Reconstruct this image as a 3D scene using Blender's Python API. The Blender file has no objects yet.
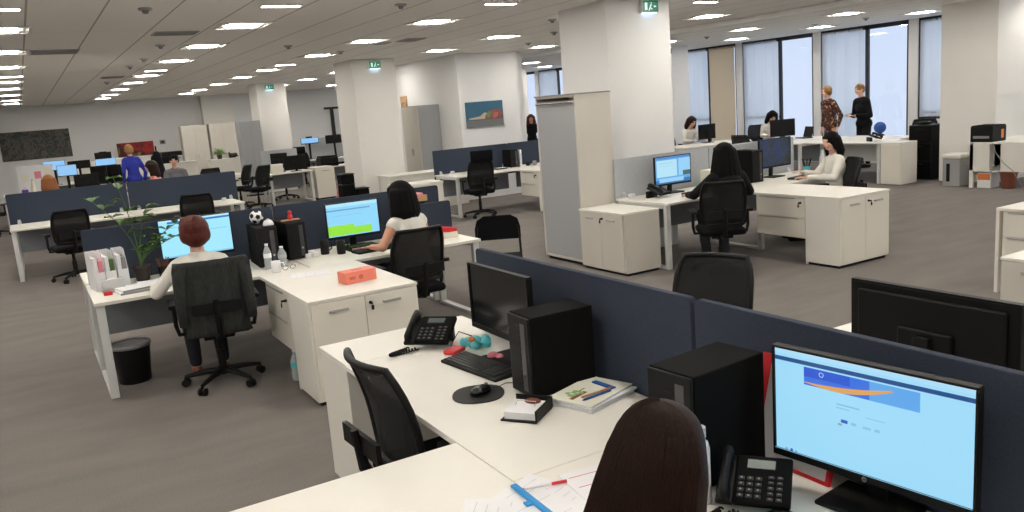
import bpy, bmesh, math, random
from mathutils import Vector, Matrix, Euler
random.seed(7)
S = bpy.context.scene
C = bpy.context.scene.collection
PI = math.pi
# ------------------------------------------------------------------ camera
YAW, PITCH, ROLL, FPX, CAMH = 0.524936, 0.182857, -0.0781423, 820.06, 1.93
CEIL = 3.03
cam_d = bpy.data.cameras.new('camera'); cam = bpy.data.objects.new('camera', cam_d); C.objects.link(cam)
fw = Vector((math.sin(YAW)*math.cos(PITCH), math.cos(YAW)*math.cos(PITCH), -math.sin(PITCH)))
rt = Vector((math.cos(YAW), -math.sin(YAW), 0)); up = rt.cross(fw)
c_, s_ = math.cos(ROLL), math.sin(ROLL)
r2 = c_*rt + s_*up; u2 = -s_*rt + c_*up
cam.matrix_world = Matrix(((r2.x, u2.x, -fw.x, 0), (r2.y, u2.y, -fw.y, 0), (r2.z, u2.z, -fw.z, CAMH), (0, 0, 0, 1)))
cam_d.sensor_width = 36; cam_d.lens = 36*FPX/1024; cam_d.clip_start = .05; cam_d.clip_end = 200
S.camera = cam
# ------------------------------------------------------------------ world, exposure
w = bpy.data.worlds.new('world'); S.world = w; w.use_nodes = True
wn = w.node_tree; bg = wn.nodes['Background']
tc = wn.nodes.new('ShaderNodeTexCoord'); sx = wn.nodes.new('ShaderNodeSeparateXYZ'); cr = wn.nodes.new('ShaderNodeValToRGB')
wn.links.new(tc.outputs['Generated'], sx.inputs[0]); wn.links.new(sx.outputs['Z'], cr.inputs[0]); wn.links.new(cr.outputs[0], bg.inputs[0])
cr.color_ramp.elements[0].position = 0.0; cr.color_ramp.elements[0].color = (.74, .81, .95, 1)
cr.color_ramp.elements[1].position = .5; cr.color_ramp.elements[1].color = (.62, .74, .95, 1)
SKY = 1.12; LAMP = 64.0
bg.inputs[1].default_value = SKY
S.view_settings.view_transform = 'Standard'; S.view_settings.look = 'None'
S.view_settings.gamma = 1; S.view_settings.use_curve_mapping = False
S.view_settings.exposure = 0.0
# ------------------------------------------------------------------ materials
def mat(name, col, rough=.5, metal=0, noise=0, nscale=60, bump=0, bscale=200, emit=None, es=1, alpha=1, trans=0, spec=None, stretch=None):
    m = bpy.data.materials.new(name); m.use_nodes = True
    nt = m.node_tree; b = nt.nodes['Principled BSDF']
    b.inputs['Base Color'].default_value = (*col, 1); b.inputs['Roughness'].default_value = rough; b.inputs['Metallic'].default_value = metal
    if spec is not None: b.inputs['Specular IOR Level'].default_value = spec
    if noise or bump:
        t = nt.nodes.new('ShaderNodeTexCoord'); src = t.outputs['Object']
        if stretch:
            mp = nt.nodes.new('ShaderNodeMapping'); mp.inputs['Scale'].default_value = stretch
            nt.links.new(src, mp.inputs[0]); src = mp.outputs[0]
    if noise:
        n = nt.nodes.new('ShaderNodeTexNoise'); n.inputs['Scale'].default_value = nscale; n.inputs['Detail'].default_value = 4
        nt.links.new(src, n.inputs['Vector'])
        mx = nt.nodes.new('ShaderNodeMix'); mx.data_type = 'RGBA'
        mx.inputs[6].default_value = (*[max(0, c*(1-noise)) for c in col], 1); mx.inputs[7].default_value = (*[min(1, c*(1+noise)) for c in col], 1)
        nt.links.new(n.outputs[0], mx.inputs[0]); nt.links.new(mx.outputs[2], b.inputs['Base Color'])
    if bump:
        n2 = nt.nodes.new('ShaderNodeTexNoise'); n2.inputs['Scale'].default_value = bscale; nt.links.new(src, n2.inputs['Vector'])
        bp = nt.nodes.new('ShaderNodeBump'); bp.inputs['Strength'].default_value = bump; bp.inputs['Distance'].default_value = .004
        nt.links.new(n2.outputs[0], bp.inputs['Height']); nt.links.new(bp.outputs[0], b.inputs['Normal'])
    if emit: b.inputs['Emission Color'].default_value = (*emit, 1); b.inputs['Emission Strength'].default_value = es
    if alpha < 1: b.inputs['Alpha'].default_value = alpha
    if trans: b.inputs['Transmission Weight'].default_value = trans
    return m
M = {}
M['white'] = mat('white_laminate', (.80, .775, .71), .42, noise=.02, nscale=8)
M['white_front'] = mat('white_door_front', (.76, .725, .64), .45)
M['steel'] = mat('white_powder_coated_steel', (.62, .63, .62), .4)
M['grey_metal'] = mat('grey_metal', (.42, .42, .42), .4, .3)
M['chrome'] = mat('chrome', (.7, .7, .7), .25, 1)
M['navy'] = mat('navy_felt', (.031, .043, .070), .95, noise=.35, nscale=120, bump=.6, bscale=700)
M['greyfelt'] = mat('light_grey_felt', (.42, .44, .46), .95, noise=.18, nscale=90, bump=.4, bscale=600)
M['modesty'] = mat('grey_panel', (.22, .24, .27), .6)
M['black'] = mat('black_plastic', (.005, .005, .005), .5, spec=.22)
M['blackm'] = mat('black_satin', (.005, .005, .005), .8, bump=.2, bscale=900, spec=.08)
M['seat'] = mat('black_fabric', (.006, .006, .007), .95, bump=.5, bscale=600, spec=.12)
M['jacket'] = mat('charcoal_wool', (.036, .039, .038), .95, noise=.6, nscale=30, bump=.6, bscale=300, spec=.2, stretch=(3, 3, .6))
M['glossblack'] = mat('gloss_black', (.006, .006, .007), .2)
M['key'] = mat('key_black', (.012, .012, .012), .5)
M['keymark'] = mat('key_marking', (.25, .25, .25), .5)
M['lcd'] = mat('phone_display', (.10, .13, .12), .25)
M['paper'] = mat('paper', (.82, .82, .84), .7, noise=.03, nscale=20)
M['papery'] = mat('cream_paper', (.80, .78, .66), .7)
M['ink'] = mat('ink', (.62, .64, .70), .7)
M['red'] = mat('red_plastic', (.62, .02, .03), .4)
M['salmon'] = mat('salmon_carton', (.80, .22, .15), .55)
M['salmon2'] = mat('salmon_dark', (.55, .12, .08), .55)
M['blue'] = mat('blue_plastic', (.02, .10, .35), .4)
M['bluef'] = mat('bright_blue_plastic', (.0, .25, .62), .4)
M['teal'] = mat('teal_plastic', (.08, .45, .50), .35)
M['pink'] = mat('pink_card', (.75, .25, .30), .6)
M['green'] = mat('leaf_green', (.07, .15, .03), .5, noise=.3, nscale=10)
M['greenl'] = mat('pale_green', (.28, .45, .16), .6)
M['soil'] = mat('soil', (.02, .012, .008), .95, bump=1, bscale=100)
M['potd'] = mat('dark_pot', (.03, .02, .018), .5)
M['wood'] = mat('light_wood', (.55, .33, .17), .6, noise=.2, nscale=6, stretch=(1, 12, 12))
M['brown'] = mat('brown', (.20, .06, .03), .6)
M['orange'] = mat('orange_print', (.70, .20, .05), .6)
M['grey'] = mat('grey_plastic', (.25, .25, .26), .5)
M['greyl'] = mat('grey_locker', (.36, .37, .385), .45)
M['cream'] = mat('cream_locker', (.60, .57, .51), .45)
M['skin'] = mat('skin', (.55, .27, .18), .55, noise=.08, nscale=12)
M['skinl'] = mat('skin_light', (.66, .38, .28), .55, noise=.08, nscale=12)
M['lips'] = mat('lips', (.45, .08, .07), .5)
M['eye'] = mat('eye', (.03, .02, .015), .2)
M['h_dark'] = mat('hair_black', (.004, .0035, .0035), .75, bump=.7, bscale=60, stretch=(6, 6, .5), spec=.12)
M['h_brown'] = mat('hair_dark_brown', (.019, .007, .004), .5, noise=.7, nscale=30, stretch=(8, 8, .4), bump=.4, bscale=90, spec=.16)
M['h_red'] = mat('hair_auburn', (.075, .009, .005), .55, noise=.5, nscale=40, bump=.6, bscale=80, spec=.3)
M['h_orange'] = mat('hair_ginger', (.28, .09, .02), .6, noise=.4, nscale=30, bump=.6, bscale=80)
M['h_blond'] = mat('hair_blond', (.32, .17, .06), .6, noise=.4, nscale=30, bump=.6, bscale=80)
M['c_white'] = mat('white_cotton', (.74, .72, .66), .85, noise=.08, nscale=9, bump=.6, bscale=25)
M['c_black'] = mat('black_cloth', (.007, .007, .009), .9, spec=.2)
M['c_navy'] = mat('dark_trousers', (.012, .014, .022), .9)
M['c_blue'] = mat('royal_blue_cloth', (.01, .02, .28), .8)
M['c_pink'] = mat('pink_cloth', (.70, .24, .22), .8)
M['c_grey'] = mat('grey_cloth', (.12, .12, .13), .9)
M['darkpic'] = mat('dark', (.02, .02, .02), .6)
M['frame_black'] = mat('window_frame_black', (.012, .013, .015), .5)
M['off'] = mat('screen_off', (.006, .007, .009), .15)
M['copier'] = mat('office_grey_plastic', (.34, .34, .34), .5)

def floor_mat():
    m = mat('carpet', (.19, .166, .147), .98, spec=.1); nt = m.node_tree; b = nt.nodes['Principled BSDF']
    t = nt.nodes.new('ShaderNodeTexCoord')
    n = nt.nodes.new('ShaderNodeTexNoise'); n.inputs['Scale'].default_value = 120; n.inputs['Detail'].default_value = 5
    n2 = nt.nodes.new('ShaderNodeTexNoise'); n2.inputs['Scale'].default_value = 1.3; n2.inputs['Detail'].default_value = 4
    mp = nt.nodes.new('ShaderNodeMapping'); mp.inputs['Scale'].default_value = (1, 3.5, 1)
    nt.links.new(t.outputs['Object'], n.inputs['Vector']); nt.links.new(t.outputs['Object'], mp.inputs[0]); nt.links.new(mp.outputs[0], n2.inputs['Vector'])
    r = nt.nodes.new('ShaderNodeValToRGB'); r.color_ramp.elements[0].position = .3; r.color_ramp.elements[0].color = (.140, .127, .117, 1)
    r.color_ramp.elements[1].position = .7; r.color_ramp.elements[1].color = (.235, .214, .198, 1)
    mx = nt.nodes.new('ShaderNodeMix'); mx.data_type = 'FLOAT'; mx.inputs[0].default_value = .35
    nt.links.new(n.outputs[0], mx.inputs[2]); nt.links.new(n2.outputs[0], mx.inputs[3]); nt.links.new(mx.outputs[0], r.inputs[0])
    nt.links.new(r.outputs[0], b.inputs['Base Color'])
    bp = nt.nodes.new('ShaderNodeBump'); bp.inputs['Strength'].default_value = .5; bp.inputs['Distance'].default_value = .004
    n3 = nt.nodes.new('ShaderNodeTexNoise'); n3.inputs['Scale'].default_value = 400
    nt.links.new(t.outputs['Object'], n3.inputs['Vector']); nt.links.new(n3.outputs[0], bp.inputs['Height']); nt.links.new(bp.outputs[0], b.inputs['Normal'])
    return m
def ceiling_mat():
    m = mat('ceiling_tiles', (.90, .885, .845), .9, spec=.1); nt = m.node_tree; b = nt.nodes['Principled BSDF']
    t = nt.nodes.new('ShaderNodeTexCoord'); s = nt.nodes.new('ShaderNodeSeparateXYZ'); nt.links.new(t.outputs['Object'], s.inputs[0])
    def line(out, pitch, off, width):
        a = nt.nodes.new('ShaderNodeMath'); a.operation = 'ADD'; a.inputs[1].default_value = off; nt.links.new(out, a.inputs[0])
        d = nt.nodes.new('ShaderNodeMath'); d.operation = 'PINGPONG'; d.inputs[1].default_value = pitch/2; nt.links.new(a.outputs[0], d.inputs[0])
        l = nt.nodes.new('ShaderNodeMath'); l.operation = 'LESS_THAN'; l.inputs[1].default_value = width; nt.links.new(d.outputs[0], l.inputs[0])
        return l.outputs[0]
    l1 = line(s.outputs['X'], .6, .37, .009); l2 = line(s.outputs['Y'], 2.4, 2.0, .003)
    mxm = nt.nodes.new('ShaderNodeMath'); mxm.operation = 'MAXIMUM'; nt.links.new(l1, mxm.inputs[0]); nt.links.new(l2, mxm.inputs[1])
    mx = nt.nodes.new('ShaderNodeMix'); mx.data_type = 'RGBA'; mx.inputs[6].default_value = (.90, .885, .845, 1); mx.inputs[7].default_value = (.45, .44, .41, 1)
    nt.links.new(mxm.outputs[0], mx.inputs[0]); nt.links.new(mx.outputs[2], b.inputs['Base Color'])
    return m
def mesh_fabric(name, col, op):
    m = bpy.data.materials.new(name); m.use_nodes = True; nt = m.node_tree; b = nt.nodes['Principled BSDF']
    b.inputs['Base Color'].default_value = (*col, 1); b.inputs['Roughness'].default_value = .9; b.inputs['Alpha'].default_value = op
    return m
def picture_mat(name, cols, scale=3, dist=2, emit=0):
    m = mat(name, cols[0], .6); nt = m.node_tree; b = nt.nodes['Principled BSDF']
    t = nt.nodes.new('ShaderNodeTexCoord'); n = nt.nodes.new('ShaderNodeTexNoise'); n.inputs['Scale'].default_value = scale; n.inputs['Detail'].default_value = 6; n.inputs['Distortion'].default_value = dist
    nt.links.new(t.outputs['Object'], n.inputs['Vector'])
    r = nt.nodes.new('ShaderNodeValToRGB'); nt.links.new(n.outputs[0], r.inputs[0]); nt.links.new(r.outputs[0], b.inputs['Base Color'])
    k = len(cols)
    while len(r.color_ramp.elements) < k: r.color_ramp.elements.new(.5)
    for i, c in enumerate(cols): r.color_ramp.elements[i].position = .3+.4*i/(k-1); r.color_ramp.elements[i].color = (*c, 1)
    if emit: nt.links.new(r.outputs[0], b.inputs['Emission Color']); b.inputs['Emission Strength'].default_value = emit
    return m
M['floor'] = floor_mat(); M['ceil'] = ceiling_mat()
M['wall'] = mat('wall_paint', (.78, .78, .775), .85, noise=.02, nscale=3)
M['wallw'] = mat('warm_wall_paint', (.80, .785, .74), .85, noise=.02, nscale=3)
M['meshb'] = mesh_fabric('black_mesh_fabric', (.008, .008, .008), .86)
M['lamp'] = mat('lamp_strip', (1, 1, 1), .5, emit=(1, .945, .865), es=LAMP)
M['lampbody'] = mat('lamp_body', (.75, .74, .72), .5)
M['glass'] = bpy.data.materials.new('window_glass'); M['glass'].use_nodes = True
_n = M['glass'].node_tree; _n.nodes.clear()
_o = _n.nodes.new('ShaderNodeOutputMaterial'); _t = _n.nodes.new('ShaderNodeBsdfTransparent'); _g = _n.nodes.new('ShaderNodeBsdfGlossy'); _m = _n.nodes.new('ShaderNodeMixShader')
_t.inputs[0].default_value = (.93, .96, 1, 1); _g.inputs[1].default_value = .03; _m.inputs[0].default_value = .06
_n.links.new(_t.outputs[0], _m.inputs[1]); _n.links.new(_g.outputs[0], _m.inputs[2]); _n.links.new(_m.outputs[0], _o.inputs[0])
def translucent(name, col, op=.85):
    m = bpy.data.materials.new(name); m.use_nodes = True; n = m.node_tree; n.nodes.clear()
    o = n.nodes.new('ShaderNodeOutputMaterial'); a = n.nodes.new('ShaderNodeBsdfTranslucent'); d = n.nodes.new('ShaderNodeBsdfDiffuse'); x = n.nodes.new('ShaderNodeMixShader')
    tr = n.nodes.new('ShaderNodeBsdfTransparent'); y = n.nodes.new('ShaderNodeMixShader')
    a.inputs[0].default_value = (*col, 1); d.inputs[0].default_value = (*col, 1); x.inputs[0].default_value = .4; y.inputs[0].default_value = op
    n.links.new(a.outputs[0], x.inputs[1]); n.links.new(d.outputs[0], x.inputs[2]); n.links.new(tr.outputs[0], y.inputs[1]); n.links.new(x.outputs[0], y.inputs[2]); n.links.new(y.outputs[0], o.inputs[0])
    return m
M['blind'] = translucent('vertical_blind_fabric', (.86, .90, .93), .62)
M['petclear'] = mat('clear_plastic', (.75, .8, .82), .1, alpha=.45)
def emis(name, col, es=1): return mat(name, (.01, .01, .01), .3, emit=col, es=es)
# ------------------------------------------------------------------ mesh helpers
def bm_(): return bmesh.new()
def box(bm, x0, y0, z0, x1, y1, z1, mi=0, rot=None, piv=None):
    vs = [bm.verts.new((x, y, z)) for x in (x0, x1) for y in (y0, y1) for z in (z0, z1)]
    if rot is not None:
        p = Vector(piv) if piv else Vector(((x0+x1)/2, (y0+y1)/2, (z0+z1)/2))
        R = rot if isinstance(rot, Matrix) else Euler(rot).to_matrix()
        for v in vs: v.co = p + R @ (v.co-p)
    for f in ((0, 1, 3, 2), (4, 6, 7, 5), (0, 4, 5, 1), (2, 3, 7, 6), (0, 2, 6, 4), (1, 5, 7, 3)):
        bm.faces.new([vs[i] for i in f]).material_index = mi
    return vs
def frame_of(d):
    d = d.normalized(); a = Vector((0, 0, 1)) if abs(d.z) < .9 else Vector((1, 0, 0))
    u = d.cross(a).normalized(); return u, d.cross(u).normalized()
def tube(bm, pts, r, n=8, close=False, mi=0, flat=1.0):
    pts = [Vector(p) for p in pts]; rs = r if isinstance(r, (list, tuple)) else [r]*len(pts)
    rings = []; k = len(pts); u0 = None
    for i, p in enumerate(pts):
        if close: d = pts[(i+1) % k]-pts[i-1]
        else: d = pts[min(i+1, k-1)]-pts[max(i-1, 0)]
        if d.length < 1e-9: d = Vector((0, 0, 1))
        d.normalize()
        if u0 is None: u, v = frame_of(d)
        else:
            u = u0 - d*u0.dot(d)
            u = u.normalized() if u.length > 1e-6 else frame_of(d)[0]
            v = d.cross(u)
        u0 = u
        rings.append([bm.verts.new(p+(u*math.cos(2*PI*j/n)+v*math.sin(2*PI*j/n)*flat)*rs[i]) for j in range(n)])
    m = k if close else k-1
    for i in range(m):
        a, b = rings[i], rings[(i+1) % k]
        for j in range(n): bm.faces.new((a[j], a[(j+1) % n], b[(j+1) % n], b[j])).material_index = mi
    if not close:
        bm.faces.new(rings[0][::-1]).material_index = mi; bm.faces.new(rings[-1]).material_index = mi
def cyl(bm, p0, p1, r0, r1=None, n=16, mi=0): tube(bm, [p0, p1], [r0, r0 if r1 is None else r1], n, mi=mi)
def lathe(bm, prof, c=(0, 0, 0), n=20, mi=0):
    c = Vector(c); rings = []
    for r, z in prof:
        rings.append([bm.verts.new(c+Vector((max(r, 1e-4)*math.cos(2*PI*j/n), max(r, 1e-4)*math.sin(2*PI*j/n), z))) for j in range(n)])
    for a, b in zip(rings, rings[1:]):
        for j in range(n): bm.faces.new((a[j], a[(j+1) % n], b[(j+1) % n], b[j])).material_index = mi
    bm.faces.new(rings[0][::-1]).material_index = mi; bm.faces.new(rings[-1]).material_index = mi
def ell(bm, c, r, rot=None, nu=16, nv=10, mi=0):
    mt = Matrix.Translation(c) @ ((Euler(rot).to_matrix().to_4x4()) if rot else Matrix.Identity(4)) @ Matrix.Diagonal((*([r]*3 if isinstance(r, (int, float)) else r), 1))
    g = bmesh.ops.create_uvsphere(bm, u_segments=nu, v_segments=nv, radius=1, matrix=mt)
    for v in g['verts']:
        for f in v.link_faces: f.material_index = mi
def prism(bm, poly, z0, z1, mi=0):
    a = [bm.verts.new((x, y, z0)) for x, y in poly]; b = [bm.verts.new((x, y, z1)) for x, y in poly]; n = len(poly)
    bm.faces.new(a[::-1]).material_index = mi; bm.faces.new(b).material_index = mi
    for i in range(n): bm.faces.new((a[i], a[(i+1) % n], b[(i+1) % n], b[i])).material_index = mi
def xform(bm, mtx): bmesh.ops.transform(bm, matrix=mtx, verts=bm.verts)
def obj(name, bm, m, parent=None, bevel=0, smooth=False, loc=None, rot=None, subsurf=0):
    bmesh.ops.recalc_face_normals(bm, faces=bm.faces)
    me = bpy.data.meshes.new(name); bm.to_mesh(me); bm.free()
    for k in (m if isinstance(m, (list, tuple)) else [m]): me.materials.append(M[k] if isinstance(k, str) else k)
    if smooth:
        for p in me.polygons: p.use_smooth = True
    o = bpy.data.objects.new(name, me); C.objects.link(o)
    if parent: o.parent = parent
    if loc: o.location = loc
    if rot: o.rotation_euler = rot
    if bevel:
        b = o.modifiers.new('b', 'BEVEL'); b.width = bevel; b.segments = 2; b.limit_method = 'ANGLE'; b.angle_limit = .7
    if subsurf:
        s = o.modifiers.new('s', 'SUBSURF'); s.levels = s.render_levels = subsurf
    return o
def thing(name, label, cat, loc=(0, 0, 0), rz=0, group=None):
    o = bpy.data.objects.new(name, None); C.objects.link(o); o.empty_display_size = .1
    o.location = loc; o.rotation_euler = (0, 0, rz); o['label'] = label; o['category'] = cat
    if group: o['group'] = group
    return o
def tag(o, label, cat, group=None):
    o['label'] = label; o['category'] = cat
    if group: o['group'] = group
    return o
def struct(name, bm, m, bevel=0, parent=None):
    o = obj(name, bm, m, parent, bevel)
    if not parent: o['kind'] = 'structure'
    return o
def dup(root, loc, rz, label, group=None):
    r = root.copy(); C.objects.link(r); r.location = loc; r.rotation_euler = (0, 0, rz); r['label'] = label
    if group: r['group'] = group
    for ch in root.children:
        c = ch.copy(); C.objects.link(c); c.parent = r
        for g in ch.children:
            d = g.copy(); C.objects.link(d); d.parent = c
    return r
def B(*a, **k):
    bm = bm_(); box(bm, *a, **k); return bm
# ------------------------------------------------------------------ room shell
X0, X1, Y0, Y1 = -7.5, 16.4, -5.0, 30.5
struct('floor', B(X0-.3, Y0-.3, -.12, X1+.3, Y1+.3, 0), 'floor')
struct('ceiling', B(X0-.3, Y0-.3, CEIL, X1+.3, Y1+.3, CEIL+.15), 'ceil')
struct('wall_back', B(X0-.2, Y1, 0, X1+.2, Y1+.2, CEIL), 'wall')
struct('wall_left', B(X0-.2, Y0, 0, X0, Y1, CEIL), 'wall')
struct('wall_front', B(X0-.2, Y0-.2, 0, X1+.2, Y0, CEIL), 'wall')
# window wall: piers, sill band, windows between
WP, WW = 2.45, 2.24
wins = [10.97+WP*k for k in range(-6, 8)]
bm = bm_(); SILLS = [.95 if a < 10.9 else .36 for a in wins]
for a, q in zip(wins, SILLS): box(bm, X1, a, 0, X1+.25, a+WW, q)
edges = [Y0]+[v for a in wins for v in (a, a+WW)]+[Y1]
for a, b in zip(edges[0::2], edges[1::2]): box(bm, X1, a, 0, X1+.25, b, CEIL)
struct('wall_right', bm, 'wall')
for i, a in enumerate(wins):
    SILL = SILLS[i]; bm = bm_(); x0, x1 = X1+.03, X1+.10; f = .055; mid = a+WW*.46
    box(bm, x0, a, SILL, x1, a+f, CEIL); box(bm, x0, a+WW-f, SILL, x1, a+WW, CEIL); box(bm, x0, mid-.035, SILL, x1, mid+.035, CEIL)
    box(bm, x0, a+f, SILL, x1, a+WW-f, SILL+f); box(bm, x0, a+f, CEIL-.09, x1, a+WW-f, CEIL)
    box(bm, x0+.03, mid+.05, 1.06, x1, a+WW-f, 1.12)
    wo = struct(f'window_{i+1}', bm, 'frame_black')
    obj('window_pane', B(X1+.06, a+f, SILL+f, X1+.068, mid-.05, CEIL-.09), 'glass', wo)
    obj('window_pane', B(X1+.06, mid+.05, SILL+f, X1+.068, a+WW-f, CEIL-.09), 'glass', wo)
    # vertical blind over the far half of each window
    bm = bm_(); n = 9; w_ = (a+WW-f-mid-.05)/n
    for k in range(n):
        yc = mid+.05+w_*(k+.5); box(bm, X1+.015, yc-w_*.5, SILL+.05, X1+.018, yc+w_*.5, CEIL-.05, rot=(0, 0, .35 if k % 3 else .6))
    bl = obj('vertical_blind', bm, 'blind'); tag(bl, f'pale blue vertical blind hanging in a black framed window', 'blind', 'vertical blinds along the window wall')
# cream sheet standing in for a beige wall beyond the window by the pillar
bm = bm_(); a = wins[8]; box(bm, X1+.014, a+.07, SILLS[8]+.06, X1+.017, a+WW*.46-.05, CEIL-.06); cyl(bm, (X1+.015, a+.07, CEIL-.07), (X1+.015, a+WW*.46-.05, CEIL-.07), .02)
o = obj('beige_backdrop', bm, translucent('cream_backdrop', (.80, .70, .55), .97)); tag(o, 'cream sheet standing in for a beige wall beyond the window nearest the red-brown-haired woman', 'blind')
# pillars
def pillar(x0, x1, y0, y1, m='wallw'):
    return struct('pillar', B(x0, y0, 0, x1, y1, CEIL), m, .004)
pillar(6.08, 7.06, 7.9, 8.86, 'wall'); pillar(5.86, 6.78, 15.85, 16.9); pillar(5.86, 6.68, 23.5, 24.4)
pillar(13.95, 14.9, 7.75, 8.72); pillar(13.75, 14.68, 15.8, 16.75, 'wall'); pillar(-2.35, -1.18, 15.85, 16.8); pillar(13.8, 14.7, 23.5, 24.4)
# boxed-in core with the beach picture
struct('wall_core', B(7.95, 15.4, 0, 9.4, 19.2, CEIL), 'wall'); struct('wall_core_side', B(9.4, 15.75, 0, 9.75, 19.2, CEIL), 'wall')
struct('wall_niche', B(5.6, 30.15, 0, 6.65, 30.5, CEIL), 'wallw')
# ceiling trim line and black door frame in the back wall
struct('trim_1', B(10.53, Y0, CEIL-.07, 10.61, Y1, CEIL-.001), mat('trim_white', (.93, .93, .92), .6))
bm = bm_(); box(bm, 10.0, 30.38, 2.26, 10.6, 30.46, 2.34); box(bm, 10.22, 30.38, 0, 10.34, 30.46, 2.26); struct('door_1', bm, 'frame_black')
for i, (a, b, c, d) in enumerate(((X0, Y1-.012, X1, Y1),)):
    struct('baseboard_back', B(a, b, 0, c, d, .08), 'grey')
# ------------------------------------------------------------------ ceiling fittings
def ceiling_light():
    t = thing('ceiling_light', 'square recessed ceiling light with bright louvre strips in a straight row', 'ceiling light', (0, 0, CEIL), 0, 'square ceiling lights in rows')
    bm = bm_(); s = .29
    for a in ((-s, -s, s, -s+.03), (-s, s-.03, s, s), (-s, -s+.03, -s+.03, s-.03), (s-.03, -s+.03, s, s-.03)): box(bm, a[0], a[1], -.012, a[2], a[3], 0)
    obj('light_frame', bm, 'lampbody', t)
    bm = bm_()
    for k in range(4): box(bm, -.175+k*.09, -.13, -.010, -.175+k*.09+.076, .13, -.002)
    obj('lamp_strips', bm, 'lamp', t)
    return t
GX = (-4.75, -2.37, 0.0, 2.37, 4.74, 7.1, 9.48, 12.75, 14.95); GY = (-2.6, -.1, 2.3, 4.7, 7.05, 9.72, 12.05, 14.42, 17.85, 20.1, 22.75, 25.5, 27.6)
cl = ceiling_light(); first = True
for gy in GY:
    for gx in GX:
        if 7.9 < gx < 9.8 and 15.1 < gy < 19.4: continue
        if gx < -2 and gy > 17: continue
        if first: cl.location = (gx, gy, CEIL); first = False
        else: dup(cl, (gx, gy, CEIL), 0, cl['label'])
def slim():
    t = thing('slim_light', 'narrow lit strip fitting set in the ceiling between square lights', 'ceiling light', (0, 0, CEIL), 0, 'narrow strip lights in the ceiling')
    obj('light_frame', B(-.2, -.05, -.010, .2, .05, 0), 'lampbody', t); obj('lamp_strip', B(-.18, -.03, -.014, .18, .03, -.010), 'lamp', t); return t
s0 = slim(); s0.location = (2.37, 8.14, CEIL)
for p in ((.0, 8.2), (4.8, 8.1), (7.86, 8.1), (2.35, 16.45), (4.73, 16.43), (.05, 16.4)): dup(s0, (*p, CEIL), 0, s0['label'])
def vent(x0, y0, x1, y1, label):
    t = thing('ceiling_vent', label, 'vent', ((x0+x1)/2, (y0+y1)/2, CEIL)); a, b = (x1-x0)/2, (y1-y0)/2
    obj('vent_frame', B(-a, -b, -.012, a, b, 0), 'grey_metal', t)
    bm = bm_()
    for k in range(5): box(bm, -a+.02, -b+.02+k*(2*b-.04)/5, -.018, a-.02, -b+.02+(k+.55)*(2*b-.04)/5, -.012)
    obj('vent_slats', bm, 'grey', t)
vent(.29, 11.9, .85, 12.45, 'grey ceiling vent nearest the long row of lights by the dark painting')
vent(1.5, 10.15, 1.98, 10.5, 'grey ceiling vent with a dark end beside the second light column')
vent(5.3, 11.8, 5.62, 12.25, 'grey ceiling vent in front of the exit-signed middle pillar')
vent(5.05, 12.3, 5.25, 12.6, 'small grey grille beside the vent before the middle pillar')
vent(1.55, 17.6, 1.95, 18.05, 'small far grey ceiling vent between the two light columns')
def detector():
    t = thing('smoke_detector', 'small dark detector button fixed to the ceiling', 'detector', (0, 0, CEIL), 0, 'detectors dotted over the ceiling')
    bm = bm_(); cyl(bm, (0, 0, -.02), (0, 0, 0), .06); obj('detector_base', bm, 'grey_metal', t)
    bm = bm_(); cyl(bm, (0, 0, -.05), (0, 0, -.02), .02, .035); obj('detector_head', bm, 'grey', t); return t
d0 = detector(); d0.location = (1.165, 8.24, CEIL)
for p in ((1.77, 11.7), (1.82, 13.8), (3.6, 8.1), (1.78, 15.2), (6.55, 9.7), (7.78, 11.5), (8.47, 13.4), (13.1, 13.5), (14.36, 10.5), (14.0, 11.4), (3.64, 12.4), (4.9, 13.7), (1.78, 19.4)): dup(d0, (*p, CEIL), 0, d0['label'])
def exit_sign(x, y, label, w_=.26, z=2.98):
    t = thing('exit_sign', label, 'exit sign', (x, y, z-.075))
    obj('sign_case', B(-w_/2, -.05, -.07, w_/2, 0, .075), 'lampbody', t, .004)
    obj('sign_face', B(-w_/2+.01, -.056, -.062, w_/2-.01, -.0501, .067), emis('exit_green', (.0, .13, .07), 1), t)
    bm = bm_()   # running figure, arrow and door mark
    def q(pts): bm.faces.new([bm.verts.new((px, -.058, pz)) for px, pz in pts])
    q([(-.09, -.04), (-.05, -.04), (-.05, .045), (-.09, .045)])
    q([(-.015, .0), (.005, .03), (.02, .022), (.002, -.006)]); q([(-.035, -.045), (-.02, -.048), (.004, -.006), (-.01, .004)]); q([(0, -.008), (.028, -.03), (.022, -.04), (-.004, -.018)])
    q([(.004, .034), (.018, .034), (.018, .048), (.004, .048)]); q([(.05, .008), (.085, .008), (.085, -.006), (.05, -.006)]); q([(.045, .001), (.06, .018), (.06, -.016)])
    obj('sign_symbol', bm, emis('exit_white', (.5, .85, .7), 1), t)
    obj('emergency_lamp', B(-w_/2+.03, -.045, -.074, w_/2-.03, -.01, -.0701), emis('sign_lamp', (.45, .7, 1), 5), t)
exit_sign(6.34, 15.85, 'green exit sign high on the middle pillar behind the working women')
exit_sign(6.22, 23.5, 'small green exit sign on the farthest pillar by the lockers')
exit_sign(6.72, 7.9, 'green exit sign at the top of the big near pillar', z=3.02)
exit_sign(13.98, 15.8, 'green exit sign on the pillar beside the window wall')
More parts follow.
